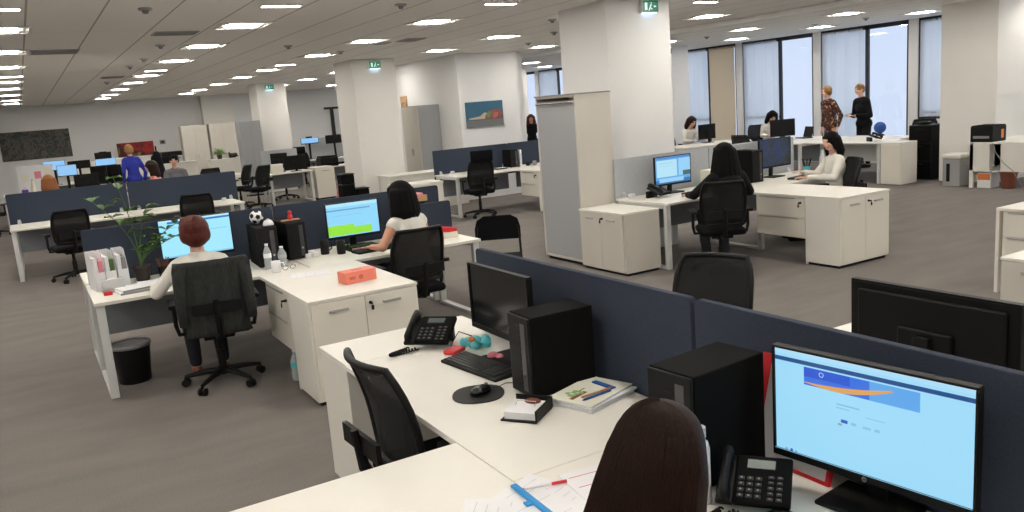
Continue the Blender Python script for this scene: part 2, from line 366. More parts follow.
# ------------------------------------------------------------------ furniture builders
def loop_leg(t, lx, y0, y1, m='steel'):   # rectangular frame leg spanning the desk depth
    bm = bm_(); a, b = y0+.03, y1-.03; h = .715; w2 = .03
    box(bm, lx-w2, a, 0, lx+w2, a+.05, h); box(bm, lx-w2, b-.05, 0, lx+w2, b, h)
    box(bm, lx-w2, a+.05, .0, lx+w2, b-.05, .03); box(bm, lx-w2, a+.05, h-.04, lx+w2, b-.05, h)
    obj('leg_frame', bm, m, t, .003)
def desk(label, cx, cy, L, D, rz=0, legs=('l', 'r'), modesty=True, group=None, legm='steel', name='office_desk', mm='modesty'):
    """local: length on x, user side at -y"""
    t = thing(name, label, 'desk', (cx, cy, 0), rz, group)
    obj('desk_top', B(-L/2+.001, -D/2, .715, L/2-.001, D/2, .74), 'white', t, .002)
    if 'l' in legs: loop_leg(t, -L/2+.04, -D/2, D/2, legm)
    if 'r' in legs: loop_leg(t, L/2-.04, -D/2, D/2, legm)
    if modesty: obj('modesty_panel', B(-L/2+.08, D/2-.14, .33, L/2-.08, D/2-.12, .71), mm, t, .001)
    return t
def handle_bar(parent, x0, x1, z, y, m='grey_metal'):
    bm = bm_(); box(bm, x0, y-.022, z-.009, x1, y-.010, z+.009); box(bm, x0, y-.012, z-.006, x0+.012, y, z+.006); box(bm, x1-.012, y-.012, z-.006, x1, y, z+.006)
    return obj('handle', bm, m, parent, .002)
def lock(parent, x, z, y):
    bm = bm_(); cyl(bm, (x, y-.008, z), (x, y, z), .012, n=12); box(bm, x-.003, y-.04, z-.008, x+.003, y-.008, z+.008); box(bm, x-.009, y-.042, z-.045, x+.009, y-.036, z-.012)
    return obj('lock', bm, 'black', parent)
def cupboard(label, cx, cy, W, D, H, rz=0, group=None, hm='grey_metal', mb='white', mf='white_front', locks=True, name='storage_cabinet'):
    t = thing(name, label, 'cabinet', (cx, cy, 0), rz, group)
    obj('plinth', B(-W/2+.02, -D/2+.04, 0, W/2-.02, D/2-.02, .03), 'black', t)
    obj('cabinet_body', B(-W/2, -D/2+.018, .03, W/2, D/2, H-.02), mb, t, .002)
    obj('cabinet_top', B(-W/2, -D/2, H-.02, W/2, D/2, H), 'white', t, .002)
    for s in (-1, 1):
        x0, x1 = (-W/2+.018, -.002) if s < 0 else (.002, W/2-.018)
        d = obj('door', B(x0, -D/2, .04, x1, -D/2+.0175, H-.025), mf, t, .0015)
        cxx = (x0+x1)/2; handle_bar(d, cxx-.065, cxx+.065, H-.09, -D/2, hm)
        if s > 0 and locks: lock(d, x0+.035, H-.08, -D/2)
    return t
def pedestal(label, cx, cy, W, D, rz=0, z0=.27, z1=.714, floor=False, group=None):
    t = thing('drawer_pedestal', label, 'drawer unit', (cx, cy, 0), rz, group)
    obj('pedestal_body', B(-W/2, -D/2+.018, z0, W/2, D/2, z1), 'white', t, .002)
    h = (z1-z0-.02)/2
    for k in range(2):
        z = z0+.008+k*(h+.005)
        d = obj('drawer', B(-W/2+.004, -D/2, z, W/2-.004, -D/2+.0175, z+h), 'white_front', t, .0015)
        obj('handle', B(-W/2+.05, -D/2-.012, z+h-.012, W/2-.14 if k else W/2-.1, -D/2, z+h-.004), 'grey_metal', d, .001)
        if k: lock(d, W/2-.06, z+h-.05, -D/2)
    obj('side_panel', B(W/2, -D/2, 0, W/2+.02, D/2, .714), 'white', t, .002)
    return t
def screen_panel(label, x0, y0, x1, y1, z0, z1, m='navy', feet=True, name='desk_screen', th=.03):
    L = math.hypot(x1-x0, y1-y0); rz = math.atan2(y1-y0, x1-x0)
    t = thing(name, label, 'desk divider', ((x0+x1)/2, (y0+y1)/2, z0), rz)
    bm = bm_(); h = z1-z0; c = .02; a = L/2-.002
    prof = [(-a, 0), (a, 0), (a, h-c), (a-c*.3, h-c*.3), (a-c, h), (-a+c, h), (-a+c*.3, h-c*.3), (-a, h-c)]
    f = [bm.verts.new((px, -th/2, pz)) for px, pz in prof]; g = [bm.verts.new((px, th/2, pz)) for px, pz in prof]; n = len(prof)
    bm.faces.new(f); bm.faces.new(g[::-1])
    for i in range(n): bm.faces.new((f[i], g[i], g[(i+1) % n], f[(i+1) % n]))
    obj('felt_panel', bm, m, t, .004)
    if feet:
        for s in (-1, 1):
            bm = bm_(); box(bm, s*(a-.12)-.025, -th/2-.03, .74-z0, s*(a-.12)+.025, -th/2, .775-z0); box(bm, s*(a-.12)-.02, -th/2-.008, .775-z0, s*(a-.12)+.02, -th/2, .80-z0)
            obj('clamp', bm, 'steel', t, .002)
    return t
def bezel_bm(W, H, z0, b=.008, bb=.022, y=-.012):
    bm = bm_(); w2 = W/2
    box(bm, -w2, y, z0, w2, y+.03, z0+bb); box(bm, -w2, y, z0+H-b, w2, y+.03, z0+H); box(bm, -w2, y, z0+bb, -w2+b, y+.03, z0+H-b); box(bm, w2-b, y, z0+bb, w2, y+.03, z0+H-b)
    box(bm, -w2+b, y+.008, z0+bb, w2-b, y+.03, z0+H-b)
    return bm
def panel_art(bm, items, y):
    for k, (x0, z0, x1, z1, mi) in enumerate(items):
        yy = y-.0004*(k+1)
        bm.faces.new([bm.verts.new(v) for v in ((x0, yy, z0), (x1, yy, z0), (x1, yy, z1), (x0, yy, z1))]).material_index = mi
def monitor(label, x, y, rz, art=None, mats=None, W=.545, H=.325, zc=.13, base_z=.74, tilt=0, group=None, logo=False):
    """local: screen faces -y"""
    t = thing('computer_monitor', label, 'monitor', (x, y, base_z), rz, group)
    bz = obj('bezel', bezel_bm(W, H, zc), 'black', t, .002, rot=(tilt, 0, 0))
    bm = bm_(); box(bm, -W/2+.008, -.0045, zc+.022, W/2-.008, -.0042, zc+H-.008)
    iw, ih = W-.016, H-.030; ox, oz = -iw/2, zc+.022
    if art:
        its = [(ox+a*iw, oz+b*ih, ox+c*iw, oz+d*ih, mi) for a, b, c, d, mi in art]
        panel_art(bm, its, -.0046)
    obj('display', bm, mats or ['off'], t, rot=(tilt, 0, 0))
    bm = bm_(); box(bm, -W/2+.04, .018, zc+.03, W/2-.04, .035, zc+H-.03); box(bm, -.10, .035, zc+.08, .10, .05, zc+.22)
    obj('rear_housing', bm, 'black', t, .006, rot=(tilt, 0, 0))
    bm = bm_(); box(bm, -.03, .05, .012, .03, .075, zc+.2, rot=(.06, 0, 0)); obj('stand_neck', bm, 'black', t, .004)
    obj('stand_base', B(-.12, -.07, 0, .12, .11, .014), 'black', t, .006)
    if logo:
        bm = bm_(); cyl(bm, (0, -.0135, zc+.011), (0, -.012, zc+.011), .008, n=20)
        lg = obj('round_logo', bm, 'chrome', bz)
        bm = bm_()
        for a in (-.0035, .0008): box(bm, a, -.0142, zc+.0065, a+.0012, -.0136, zc+.0155); box(bm, a+.0012, -.0142, zc+.0105, a+.003, -.0136, zc+.0117)
        obj('logo_letters', bm, 'black', bz)
    return t
def pc_tower(label, x, y, rz, W=.175, D=.36, H=.345, base_z=.74):
    """front at -y"""
    t = thing('computer_tower', label, 'computer', (x, y, base_z), rz)
    obj('case', B(-W/2, -D/2, .006, W/2, D/2, H), 'blackm', t, .005)
    bm = bm_()
    for sx in (-1, 1):
        for sy in (-1, 1): cyl(bm, (sx*(W/2-.03), sy*(D/2-.04), 0), (sx*(W/2-.03), sy*(D/2-.04), .006), .012, n=10)
    obj('case_feet', bm, 'black', t)
    bm = bm_(); box(bm, -W/2+.004, -D/2-.012, .01, W/2-.004, -D/2, H-.004); fr = obj('front_bezel', bm, 'black', t, .004)
    bm = bm_()
    for k in range(12): box(bm, -W/2+.012, -D/2-.0135, .03+k*.024, W/2-.075, -D/2-.012, .044+k*.024)
    obj('front_grille', bm, 'black', fr)
    obj('drive_strip', B(W/2-.065, -D/2-.014, .03, W/2-.03, -D/2-.0121, H-.03), mat('drive_strip_dark', (.05, .05, .055), .4), fr, .001)
    bm = bm_(); cyl(bm, (W/2-.048, -D/2-.017, .10), (W/2-.048, -D/2-.014, .10), .009); obj('power_button', bm, 'chrome', fr)
    bm = bm_(); tube(bm, [(-.03, D/2, .25), (-.03, D/2+.035, .24), (-.03, D/2+.04, .1), (-.03, D/2+.02, 0.006)], .004, 6); obj('power_cable', bm, 'black', t)
    return t
def keyboard(label, x, y, rz, z=.74, L=.44, D=.15):
    t = thing('computer_keyboard', label, 'keyboard', (x, y, z), rz)
    bm = bm_(); a = box(bm, -L/2, -D/2, 0, L/2, D/2, .014)
    for v in a:
        if v.co.y > 0 and v.co.z > 0: v.co.z += .008
    obj('keyboard_body', bm, 'black', t, .003)
    bm = bm_()
    for r in range(6):
        yy = -D/2+.014+r*.0215; zz = .015+.008*(yy+D/2)/D
        xs = -L/2+.012; k = 0
        while xs < L/2-.03:
            wk = .019
            if r == 0 and k == 3: wk = .115
            if xs+wk > L/2-.01: break
            gap = .0 if not (abs(xs-L*.18) < .009 or abs(xs-L*.33) < .009) else .006
            box(bm, xs+gap, yy, zz-.003, xs+wk-.003, yy+.018, zz+.005); xs += wk; k += 1
    obj('key_rows', bm, 'key', t, .001)
    return t
def mouse(label, x, y, rz, pad=None, z=.74):
    t = thing('computer_mouse', label, 'mouse', (x, y, z), rz)
    bm = bm_(); ell(bm, (0, 0, .012), (.031, .055, .024)); 
    for v in bm.verts:
        if v.co.z < 0: v.co.z = 0
    obj('mouse_shell', bm, 'glossblack', t, smooth=True)
    bm = bm_(); cyl(bm, (-.004, .03, .031), (.004, .03, .031), .009); obj('scroll_wheel', bm, 'grey', t)
    bm = bm_(); tube(bm, [(0, .05, .01), (.01, .09, .004), (.0, .14, .004), (.05, .18, .004), (.10, .2, .004)], .0018, 6); obj('mouse_cable', bm, 'black', t)
    return t
def phone(label, x, y, rz, z=.74, cord=True, small=False):
    """user side at -y, handset on the left (-x)"""
    t = thing('desk_phone', label, 'phone', (x, y, z), rz)
    bm = bm_(); v = box(bm, -.055, -.10, .03, .13, .10, .055, rot=(.45, 0, 0), piv=(0, -.10, .0)); obj('phone_body', bm, 'blackm', t, .008)
    bm = bm_(); box(bm, -.11, -.10, .03, -.05, .10, .05, rot=(.45, 0, 0), piv=(0, -.10, 0)); obj('handset_cradle', bm, 'black', t, .006)
    bm = bm_(); box(bm, -.09, .05, 0, .10, .09, .075); obj('phone_stand', bm, 'black', t, .004)
    R = Euler((.45, 0, 0)).to_matrix(); P = Vector((0, -.10, 0))
    def T(px, py, pz): return P+R @ (Vector((px, py, pz))-P)
    bm = bm_(); tube(bm, [T(-.08, -.10, .062), T(-.08, -.085, .078), T(-.08, -.05, .088), T(-.08, .05, .088), T(-.08, .085, .078), T(-.08, .10, .060)], [.021, .026, .02, .02, .026, .021], 12, flat=.75); obj('handset', bm, 'black', t, smooth=True)
    bm = bm_(); mk = bm_()
    for r in range(4):
        for c in range(3):
            px, py = -.03+c*.028, -.075+r*.024; p = T(px, py, .056); box(bm, p.x-.0095, p.y-.007, p.z-.003, p.x+.0095, p.y+.007, p.z+.004, rot=(.45, 0, 0)); box(mk, p.x-.003, p.y-.0036, p.z+.0036, p.x+.003, p.y+.0016, p.z+.0050, rot=(.45, 0, 0))
    for r in range(5):
        for c in range(2): p = T(.065+c*.028, -.08+r*.022, .056); box(bm, p.x-.009, p.y-.006, p.z-.003, p.x+.009, p.y+.006, p.z+.003, rot=(.45, 0, 0)); box(mk, p.x-.004, p.y-.0016, p.z+.0026, p.x+.004, p.y+.0006, p.z+.0040, rot=(.45, 0, 0))
    k = obj('keypad', bm, 'key', t, .001); obj('key_marks', mk, 'keymark', k)
    p = T(.03, .06, .056); obj('phone_display', B(p.x-.045, p.y-.018, p.z-.002, p.x+.045, p.y+.018, p.z+.002, rot=(.45, 0, 0)), 'lcd', t)
    if cord:
        bm = bm_(); pts = []
        for i in range(161):
            a = i/160; ph = a*2*PI*26; cx_ = -.09+.05*a-.075*math.sin(a*PI); cy_ = -.11-.11*math.sin(a*PI); pts.append((cx_+.007*math.cos(ph), cy_, .0105+.007*math.sin(ph)))
        tube(bm, pts, .0042, 5); obj('coiled_cord', bm, 'black', t)
    return t
def chair(label, x, y, rz, head=False, jacket=False, lean=0.0, group=None):
    """task chair, user looks towards +y"""
    t = thing('office_chair', label, 'chair', (x, y, 0), rz, group)
    hub = bm_(); 
    lathe(hub, [(.028, .075), (.05, .08), (.05, .13), (.03, .14)], n=14)
    for k in range(5):
        a = 2*PI*k/5+.3; d = Vector((math.cos(a), math.sin(a), 0)); tube(hub, [d*.02+Vector((0, 0, .105)), d*.15+Vector((0, 0, .10)), d*.29+Vector((0, 0, .075))], [.026, .021, .014], 8)
    ba = obj('star_base', hub, 'black', t)
    for k in range(5):
        a = 2*PI*k/5+.3; d = Vector((math.cos(a), math.sin(a), 0))*.29; p = Vector((-d.y, d.x, 0)).normalized(); bm = bm_()
        for s in (-1, 1): cyl(bm, Vector((d.x, d.y, .029))+p*s*.008, Vector((d.x, d.y, .029))+p*s*.026, .029, n=14)
        cyl(bm, (d.x, d.y, .03), (d.x, d.y, .075), .011, n=8); obj('caster', bm, 'black', ba)
    bm = bm_(); cyl(bm, (0, 0, .12), (0, 0, .40), .022, n=14); cyl(bm, (0, 0, .12), (0, 0, .27), .03, n=14); obj('gas_lift', bm, 'black', t)
    obj('seat_mechanism', B(-.11, -.14, .38, .11, .12, .42), 'black', t, .01)
    bm = bm_(); box(bm, -.235, -.22, .42, .235, .25, .49); o = obj('seat', bm, 'seat', t, .03, smooth=True)
    # back: curved mesh panel in a frame
    H0, H1, Wb = .54, .985 if not head else 1.0, .225; n1, n2 = 8, 8
    def bp(u, v):
        z = H0+(H1-H0)*v; wd = Wb*(1-.16*abs(2*v-1)**3) ; yb = -.225-.10*v-.03*math.sin(v*PI)*-1 - lean*v
        return Vector((wd*u, yb+.045*u*u, z))
    bm = bm_(); rows = [[bm.verts.new(bp(-1+2*i/n1, j/n2)) for i in range(n1+1)] for j in range(n2+1)]
    for j in range(n2):
        for i in range(n1): bm.faces.new((rows[j][i], rows[j][i+1], rows[j+1][i+1], rows[j+1][i]))
    o = obj('backrest', bm, 'meshb', t, smooth=True); sm = o.modifiers.new('t', 'SOLIDIFY'); sm.thickness = .006
    bm = bm_(); pts = [bp(-1, j/n2) for j in range(n2+1)]+[bp(-1+2*i/n1, 1) for i in range(1, n1+1)]+[bp(1, 1-j/n2) for j in range(1, n2+1)]+[bp(1-2*i/n1, 0) for i in range(1, n1)]
    tube(bm, pts, .016, 8, close=True); obj('back_frame', bm, 'black', t, smooth=True)
    bm = bm_(); tube(bm, [(0, -.10, .40), (0, -.27, .43), (0, -.335, .56), (0, -.36, .72)], [.03, .028, .024, .016], 8); box(bm, -.17, -.345, .62, .17, -.325, .70)
    obj('back_support', bm, 'black', t)
    for s in (-1, 1):
        bm = bm_(); tube(bm, [(s*.20, 0, .43), (s*.27, -.01, .43), (s*.285, -.01, .50), (s*.285, -.01, .65)], .017, 8); box(bm, s*.285-.035, -.13, .65, s*.285+.035, .13, .68)
        obj('armrest', bm, 'black', t, .008)
    if head:
        bm = bm_(); box(bm, -.20, -.40-lean, 1.0, .20, -.355-lean, 1.19); obj('headrest', bm, 'seat', t, .025, smooth=True)
        bm = bm_(); cyl(bm, (0, -.35-lean, .96), (0, -.385-lean, 1.08), .015); obj('headrest_post', bm, 'black', t)
    return t
def visitor_chair(label, x, y, rz, group=None):
    t = thing('visitor_chair', label, 'chair', (x, y, 0), rz, group)
    bm = bm_(); box(bm, -.23, -.21, .42, .23, .22, .47); obj('seat', bm, 'seat', t, .02)
    bm = bm_(); n = 8; Wd = .23
    prof = [(-Wd, .60), (Wd, .60), (Wd, .72), (Wd*.9, .80), (Wd*.6, .84), (-Wd*.6, .84), (-Wd*.9, .80), (-Wd, .72)]
    f = [bm.verts.new((px, -.235-.12*(pz-.6)+.10*px*px, pz)) for px, pz in prof]; g = [bm.verts.new((px, -.265-.12*(pz-.6)+.10*px*px, pz)) for px, pz in prof]
    bm.faces.new(f); bm.faces.new(g[::-1])
    for i in range(8): bm.faces.new((f[i], g[i], g[(i+1) % 8], f[(i+1) % 8]))
    obj('backrest', bm, 'seat', t, .008)
    for s in (-1, 1):
        bm = bm_(); tube(bm, [(s*.235, .22, 0), (s*.22, .20, .43)], .012, 8); obj('leg', bm, 'black', t)
        bm = bm_(); tube(bm, [(s*.235, -.25, 0), (s*.22, -.20, .43), (s*.215, -.24, .62), (s*.20, -.255, .74)], .012, 8); obj('leg', bm, 'black', t)
    bm = bm_(); tube(bm, [(-.22, .18, .41), (.22, .18, .41)], .011, 8); tube(bm, [(-.22, -.19, .41), (.22, -.19, .41)], .011, 8); obj('seat_rails', bm, 'black', t)
    return t
# ------------------------------------------------------------------ people
def capsule(bm, a, b, ra, rb, n=12):
    a, b = Vector(a), Vector(b); d = b-a; L = d.length
    if L < 1e-6: ell(bm, a, ra, nu=n, nv=8); return
    d.normalize(); pts = []; rs = []
    for k in range(4): th = PI/2*(1-k/3.0)*.98; pts.append(a-d*ra*math.sin(th)); rs.append(ra*math.cos(th))
    for k in range(1, 4): th = PI/2*(k/3.0)*.98; pts.append(b+d*rb*math.sin(th)); rs.append(rb*math.cos(th))
    pts.insert(4, b); rs.insert(4, rb)
    u, v = frame_of(d); rings = []
    for p, r in zip(pts, rs): rings.append([bm.verts.new(p+(u*math.cos(2*PI*j/n)+v*math.sin(2*PI*j/n))*max(r, 1e-4)) for j in range(n)])
    for x, y in zip(rings, rings[1:]):
        for j in range(n): bm.faces.new((x[j], x[(j+1) % n], y[(j+1) % n], y[j]))
    bm.faces.new(rings[0][::-1]); bm.faces.new(rings[-1])
def remesh(name, bm, m, parent, voxel=.012, smooth=3):
    bmesh.ops.recalc_face_normals(bm, faces=bm.faces)
    me = bpy.data.meshes.new(name); bm.to_mesh(me); bm.free()
    o = bpy.data.objects.new(name, me); C.objects.link(o)
    r = o.modifiers.new('r', 'REMESH'); r.mode = 'VOXEL'; r.voxel_size = voxel; r.use_smooth_shade = True
    s = o.modifiers.new('s', 'SMOOTH'); s.factor = .5; s.iterations = smooth
    dg = bpy.context.evaluated_depsgraph_get(); ev = o.evaluated_get(dg); nm = bpy.data.meshes.new_from_object(ev)
    o.modifiers.clear(); o.data = nm; bpy.data.meshes.remove(me); nm.name = name
    nm.materials.clear()
    for k in (m if isinstance(m, (list, tuple)) else [m]): nm.materials.append(M[k] if isinstance(k, str) else k)
    for p in nm.polygons: p.use_smooth = True
    o.parent = parent
    return o
def person(label, x, y, rz, pose='sit', hair='h_dark', hairstyle='long', top='c_white', legs='c_navy', skin='skin', sleeves='long', lean=.06, headyaw=0, headpitch=0, hands=None, elbows=None, voxel=.012, scale=1, dress=False, z=0, shoes='c_black', hair_len=.3, footdy=0, hair_w=1.14, flare=1.1, hair_smooth=5):
    """local: faces +y. sit: pelvis at (0,0,.52)"""
    t = thing('person', label, 'person', (x, y, z), rz); t.scale = (scale,)*3
    if pose == 'sit': pel = Vector((0, -.04, .572)); zt = .53
    else: pel = Vector((0, 0, .92)); zt = .92
    chest = pel+Vector((0, lean*.6, .30)); neck0 = pel+Vector((0, lean, .46 if pose == 'sit' else .50)); neck1 = neck0+Vector((0, .02+lean*.3, .09)); 
    Rh = Euler((headpitch, 0, headyaw)).to_matrix(); hc = neck1+Rh @ Vector((0, .02, .105))
    sh = [neck0+Vector((s*.165, 0, -.045)) for s in (-1, 1)]
    if pose == 'sit': kn = [Vector((s*.11, .42, .545)) for s in (-1, 1)]; an = [Vector((s*.11, .44+footdy, .09)) for s in (-1, 1)]; hp = [pel+Vector((s*.09, 0, 0)) for s in (-1, 1)]
    else: kn = [Vector((s*.09, .02, .50)) for s in (-1, 1)]; an = [Vector((s*.09, -.02, .09)) for s in (-1, 1)]; hp = [pel+Vector((s*.085, 0, 0)) for s in (-1, 1)]
    toes = [a+Vector((0, .15, -.045)) for a in an]
    hd = [Vector(h) for h in (hands or ((-.14, .42, .79), (.14, .42, .79)))] if pose == 'sit' or hands else [Vector((-.24, .05, .80)), Vector((.24, .05, .80))]
    el = [Vector(e) for e in elbows] if elbows else [(sh[i]*.5+hd[i]*.5)+Vector(((-1, 1)[i]*.06, -.10, -.10 if pose == 'sit' else 0)) for i in (0, 1)]
    def torso(bm, g=0):
        capsule(bm, pel+Vector((-.06, 0, 0)), pel+Vector((.06, 0, 0)), .115+g, .115+g); capsule(bm, pel+Vector((0, 0, .02)), chest, .115+g, .12+g)
        ell(bm, chest+Vector((0, -.0, .02)), (.155+g, .105+g, .16)); capsule(bm, sh[0]+Vector((.04, 0, 0)), sh[1]+Vector((-.04, 0, 0)), .062+g, .062+g)
        ell(bm, pel+Vector((0, lean*.3, .12)), (.135+g, .10+g, .13))
    def head_blob(bm):
        def E(c, r, rot=None): 
            mt = Matrix.Translation(hc) @ Rh.to_4x4()
            b2 = bm_(); ell(b2, c, r, rot, 20, 14); xform(b2, mt); me = bpy.data.meshes.new('tmp'); b2.to_mesh(me); b2.free(); bm.from_mesh(me); bpy.data.meshes.remove(me)
        E((0, -.01, .02), (.073, .092, .088)); E((0, .025, -.035), (.058, .062, .068)); E((0, .055, -.075), (.028, .028, .024))
        E((0, .088, -.012), (.012, .018, .026), (-.35, 0, 0)); E((0, .078, .03), (.05, .015, .014)); E((0, .078, -.05), (.024, .014, .012))
        for s in (-1, 1): E((s*.075, -.005, -.01), (.009, .018, .031)); E((s*.035, .06, -.025), (.024, .02, .022))
    bm = bm_(); torso(bm); capsule(bm, neck0-Vector((0, .01, .04)), hc+Vector((0, -.02, -.04)), .058, .050); head_blob(bm)
    for i, s in enumerate((-1, 1)):
        capsule(bm, sh[i], el[i], .047, .037); 
        d = (hd[i]-el[i]); dn = d.normalized(); wr = hd[i]-dn*.05
        capsule(bm, el[i], wr, .038, .025)
        # palm, four fingers and a thumb
        side = Vector((-s, 0, 0)); side = (side-dn*side.dot(dn)).normalized(); dwn = Vector((0, 0, -1)); dwn = (dwn-dn*dwn.dot(dn)-side*dwn.dot(side))
        dwn = dwn.normalized() if dwn.length > 1e-3 else dn.cross(side)
        pc = hd[i]; 
        for f in range(4):
            o = side*(.027-.018*f); capsule(bm, wr+o*.5, pc+o+dn*.035, .014, .0115, 8)
            L = (.038, .043, .040, .032)[f]; k1 = pc+o*1.15+dn*.035; k2 = k1+dn*L+dwn*.008; k3 = k2+dn*L*.55+dwn*.018
            capsule(bm, k1, k2, .0095, .0085, 8); capsule(bm, k2, k3, .0085, .0075, 8)
        tb = wr+side*.022+dn*.02; tm = tb+side*.028+dn*.028; capsule(bm, tb, tm, .014, .0105, 8); capsule(bm, tm, tm+dn*.03+side*.006, .0105, .0085, 8)
        capsule(bm, hp[i], kn[i], .085, .058); capsule(bm, kn[i], an[i], .056, .036); capsule(bm, an[i]+Vector((0, -.02, -.04)), toes[i], .034, .028)
    body = remesh('body', bm, skin, t, voxel)
    # trousers or skirt
    if legs:
        bm = bm_(); capsule(bm, pel+Vector((-.06, 0, 0)), pel+Vector((.06, 0, 0)), .125, .125)
        for i in (0, 1):
            capsule(bm, hp[i], kn[i], .095, .072); capsule(bm, kn[i], an[i]+Vector((0, 0, .03)), .070, .052)
        remesh('trousers', bm, legs, t, max(voxel, .012))
    for i in (0, 1):
        bm = bm_(); capsule(bm, an[i]+Vector((0, -.025, -.045)), toes[i]+Vector((0, .01, 0)), .043, .036)
        for v in bm.verts: v.co.z = max(v.co.z, .004)
        remesh('shoe', bm, shoes, t, .01)
    bm = bm_(); torso(bm, .014)
    if dress:
        b = pel.z
        for k in range(6): ell(bm, (0, .0, b-.06-k*.07), (.15+.008*k, .12+.006*k, .10))
    for i in (0, 1):
        if sleeves == 'long': capsule(bm, sh[i], el[i], .060, .052); capsule(bm, el[i], hd[i]-(hd[i]-el[i]).normalized()*.09, .050, .038)
        elif sleeves == 'short': capsule(bm, sh[i], sh[i].lerp(el[i], .45), .062, .056)
        else: capsule(bm, sh[i]+Vector(((1, -1)[i]*.02, 0, .01)), sh[i].lerp(el[i], .03), .06, .056)
    lathe(bm, [(.095, -.01), (.072, .03), (.069, .055 if sleeves != 'long' else .07)], neck0-Vector((0, .008, .02)), 16)
    remesh('dress' if dress else 'shirt', bm, top, t, max(voxel, .011), 4)
    # hair
    bm = bm_(); mt = Matrix.Translation(hc) @ Rh.to_4x4(); hb = bm_()
    if hairstyle == 'short':
        ell(hb, (0, -.022, .030), (.086, .098, .092)); ell(hb, (0, -.05, -.02), (.078, .062, .075)); 
        for s in (-1, 1): ell(hb, (s*.058, -.03, -.01), (.030, .055, .055))
        for k in range(26): a = k*2.4; ell(hb, (.06*math.cos(a)*(.4+.6*((k*7) % 5)/5), -.03+.06*math.sin(a)*(.4+.6*((k*3) % 5)/5), .085+.0*k), (.022, .024, .03), nu=8, nv=6)
    elif hairstyle == 'crop':
        ell(hb, (0, -.012, .034), (.076, .094, .082)); ell(hb, (0, -.05, -.01), (.070, .055, .06))
    else:
        ell(hb, (0, -.020, .030), (.086, .100, .090))
        if flare > 1.4: ell(hb, (0, -.030, -.02), (.103, .108, .11)); ell(hb, (0, -.036, -.08), (.112, .112, .12))
        L = hair_len; nb = 9
        for k in range(nb):
            a = PI*(1.02+.96*k/(nb-1)) if True else 0
            px, py = .078*math.cos(a), -.02+.075*math.sin(a)
            f1, f2 = 1.12*flare, 1.05*flare; capsule(hb, (px, py, .03), (px*f1, py*1.05-.012, -.05-L*.35), .034, .040, 8); capsule(hb, (px*f1, py*1.05-.012, -.05-L*.35), (px*f2, py*1.0-.005, .01-L), .040, .024, 8)
        for s in (-1, 1): capsule(hb, (s*.062, .03, .055), (s*.072, -.005, -.08), .02, .02 if flare > 1.4 else .024, 8)
    if flare > 1.4:
        hb.clear(); lathe(hb, [(.001, .122), (.035, .118), (.064, .100), (.084, .07), (.098, .03), (.109, -.02), (.118, -.08), (.127, -.15), (.138, -.23), (.148, -.32), (.150, -.40), (.10, -.43)], n=32)
        for v in hb.verts:
            fr_ = v.co.y > 0 and abs(v.co.x) < .062 and v.co.z < .07
            v.co.y = v.co.y*(.35 if fr_ else .86 if v.co.y > 0 else 1.0)-.012
            if v.co.x > 0 and v.co.z < 0: v.co.x *= max(.78, 1+v.co.z*.9)
    xform(hb, mt @ Matrix.Translation((0, 0, .02)) @ Matrix.Diagonal((hair_w, hair_w, 1+(hair_w-1)*.6, 1)) @ Matrix.Translation((0, 0, -.02))); me = bpy.data.meshes.new('tmp'); hb.to_mesh(me); hb.free(); bm.from_mesh(me); bpy.data.meshes.remove(me)
    remesh('hair', bm, hair, t, max(voxel*.8, .009), hair_smooth)
    hm = t.children[-1].data; mi_ = mt.inverted(); nr = [v.normal.copy() for v in hm.vertices]
    if hairstyle == 'long':
        for v, n_ in zip(hm.vertices, nr):
            q = mi_ @ v.co; az = math.atan2(q.y, q.x); v.co += n_*(.0035*math.sin(17*az+9*q.z+2*math.sin(23*q.z))+.002*math.sin(41*az-12*q.z))
    # face
    for s in (-1, 1):
        bm = bm_(); ell(bm, (s*.03, .072, .006), (.012, .008, .006), nu=10, nv=6); xform(bm, mt); obj('eye', bm, 'eye', t, smooth=True)
        bm = bm_(); tube(bm, [(s*.014, .083, .024), (s*.03, .083, .029), (s*.047, .072, .023)], [.003, .004, .002], 6); xform(bm, mt); obj('eyebrow', bm, hair, t)
    bm = bm_(); ell(bm, (0, .088, -.052), (.020, .007, .006), nu=10, nv=6); xform(bm, mt); obj('lips', bm, 'lips', t, smooth=True)
    return t, hc, Rh
# ================================================================== FRONT BENCH (runs away from the camera along the near divider)
R90 = PI/2
# a desk's user side is local -y; rz=-90deg turns it to world -x, +90deg to +x
desk('white desk with keyboard and switched-off monitor, empty chair pulled up', 1.59, 2.957, 1.6, .8, -R90, legs=(), modesty=True)
desk('white desk of the brown-haired woman under the blue-lit monitor', 1.59, 1.357, 1.6, .8, -R90, legs=('l',), modesty=True)
cupboard('white cupboard closing the near desk row beside the black phone', 1.625, 3.975, .86, .43, .74, PI, hm='grey_metal')
bm = bm_(); desk('empty white side desk crossing in front of the woman and the empty chair', .63, 2.158, 1.115, .80, 0, legs=('l',), modesty=False, name='side_desk')
pedestal('white drawer unit under the near side desk beside the empty chair', .95, 2.34, .40, .42, PI)
screen_panel('dark blue felt divider behind the switched-off monitor and magazine stack', 2.018, 2.19, 2.018, 3.85, .60, 1.187)
screen_panel('dark blue felt divider behind the large blue-lit monitor', 2.018, .52, 2.018, 2.175, .60, 1.187)
# opposite side
desk('white desk hidden behind the near divider by the mesh chair', 2.46, 2.957, 1.6, .8, R90, legs=('l', 'r'))
desk('white desk carrying the black monitor seen from behind', 2.46, 1.357, 1.6, .8, R90, legs=('l', 'r'))
desk('white side desk whose corner shows between divider and rear-facing monitor', 3.40, 2.158, 1.06, .80, PI, legs=('l', 'r'), modesty=False, name='side_desk')
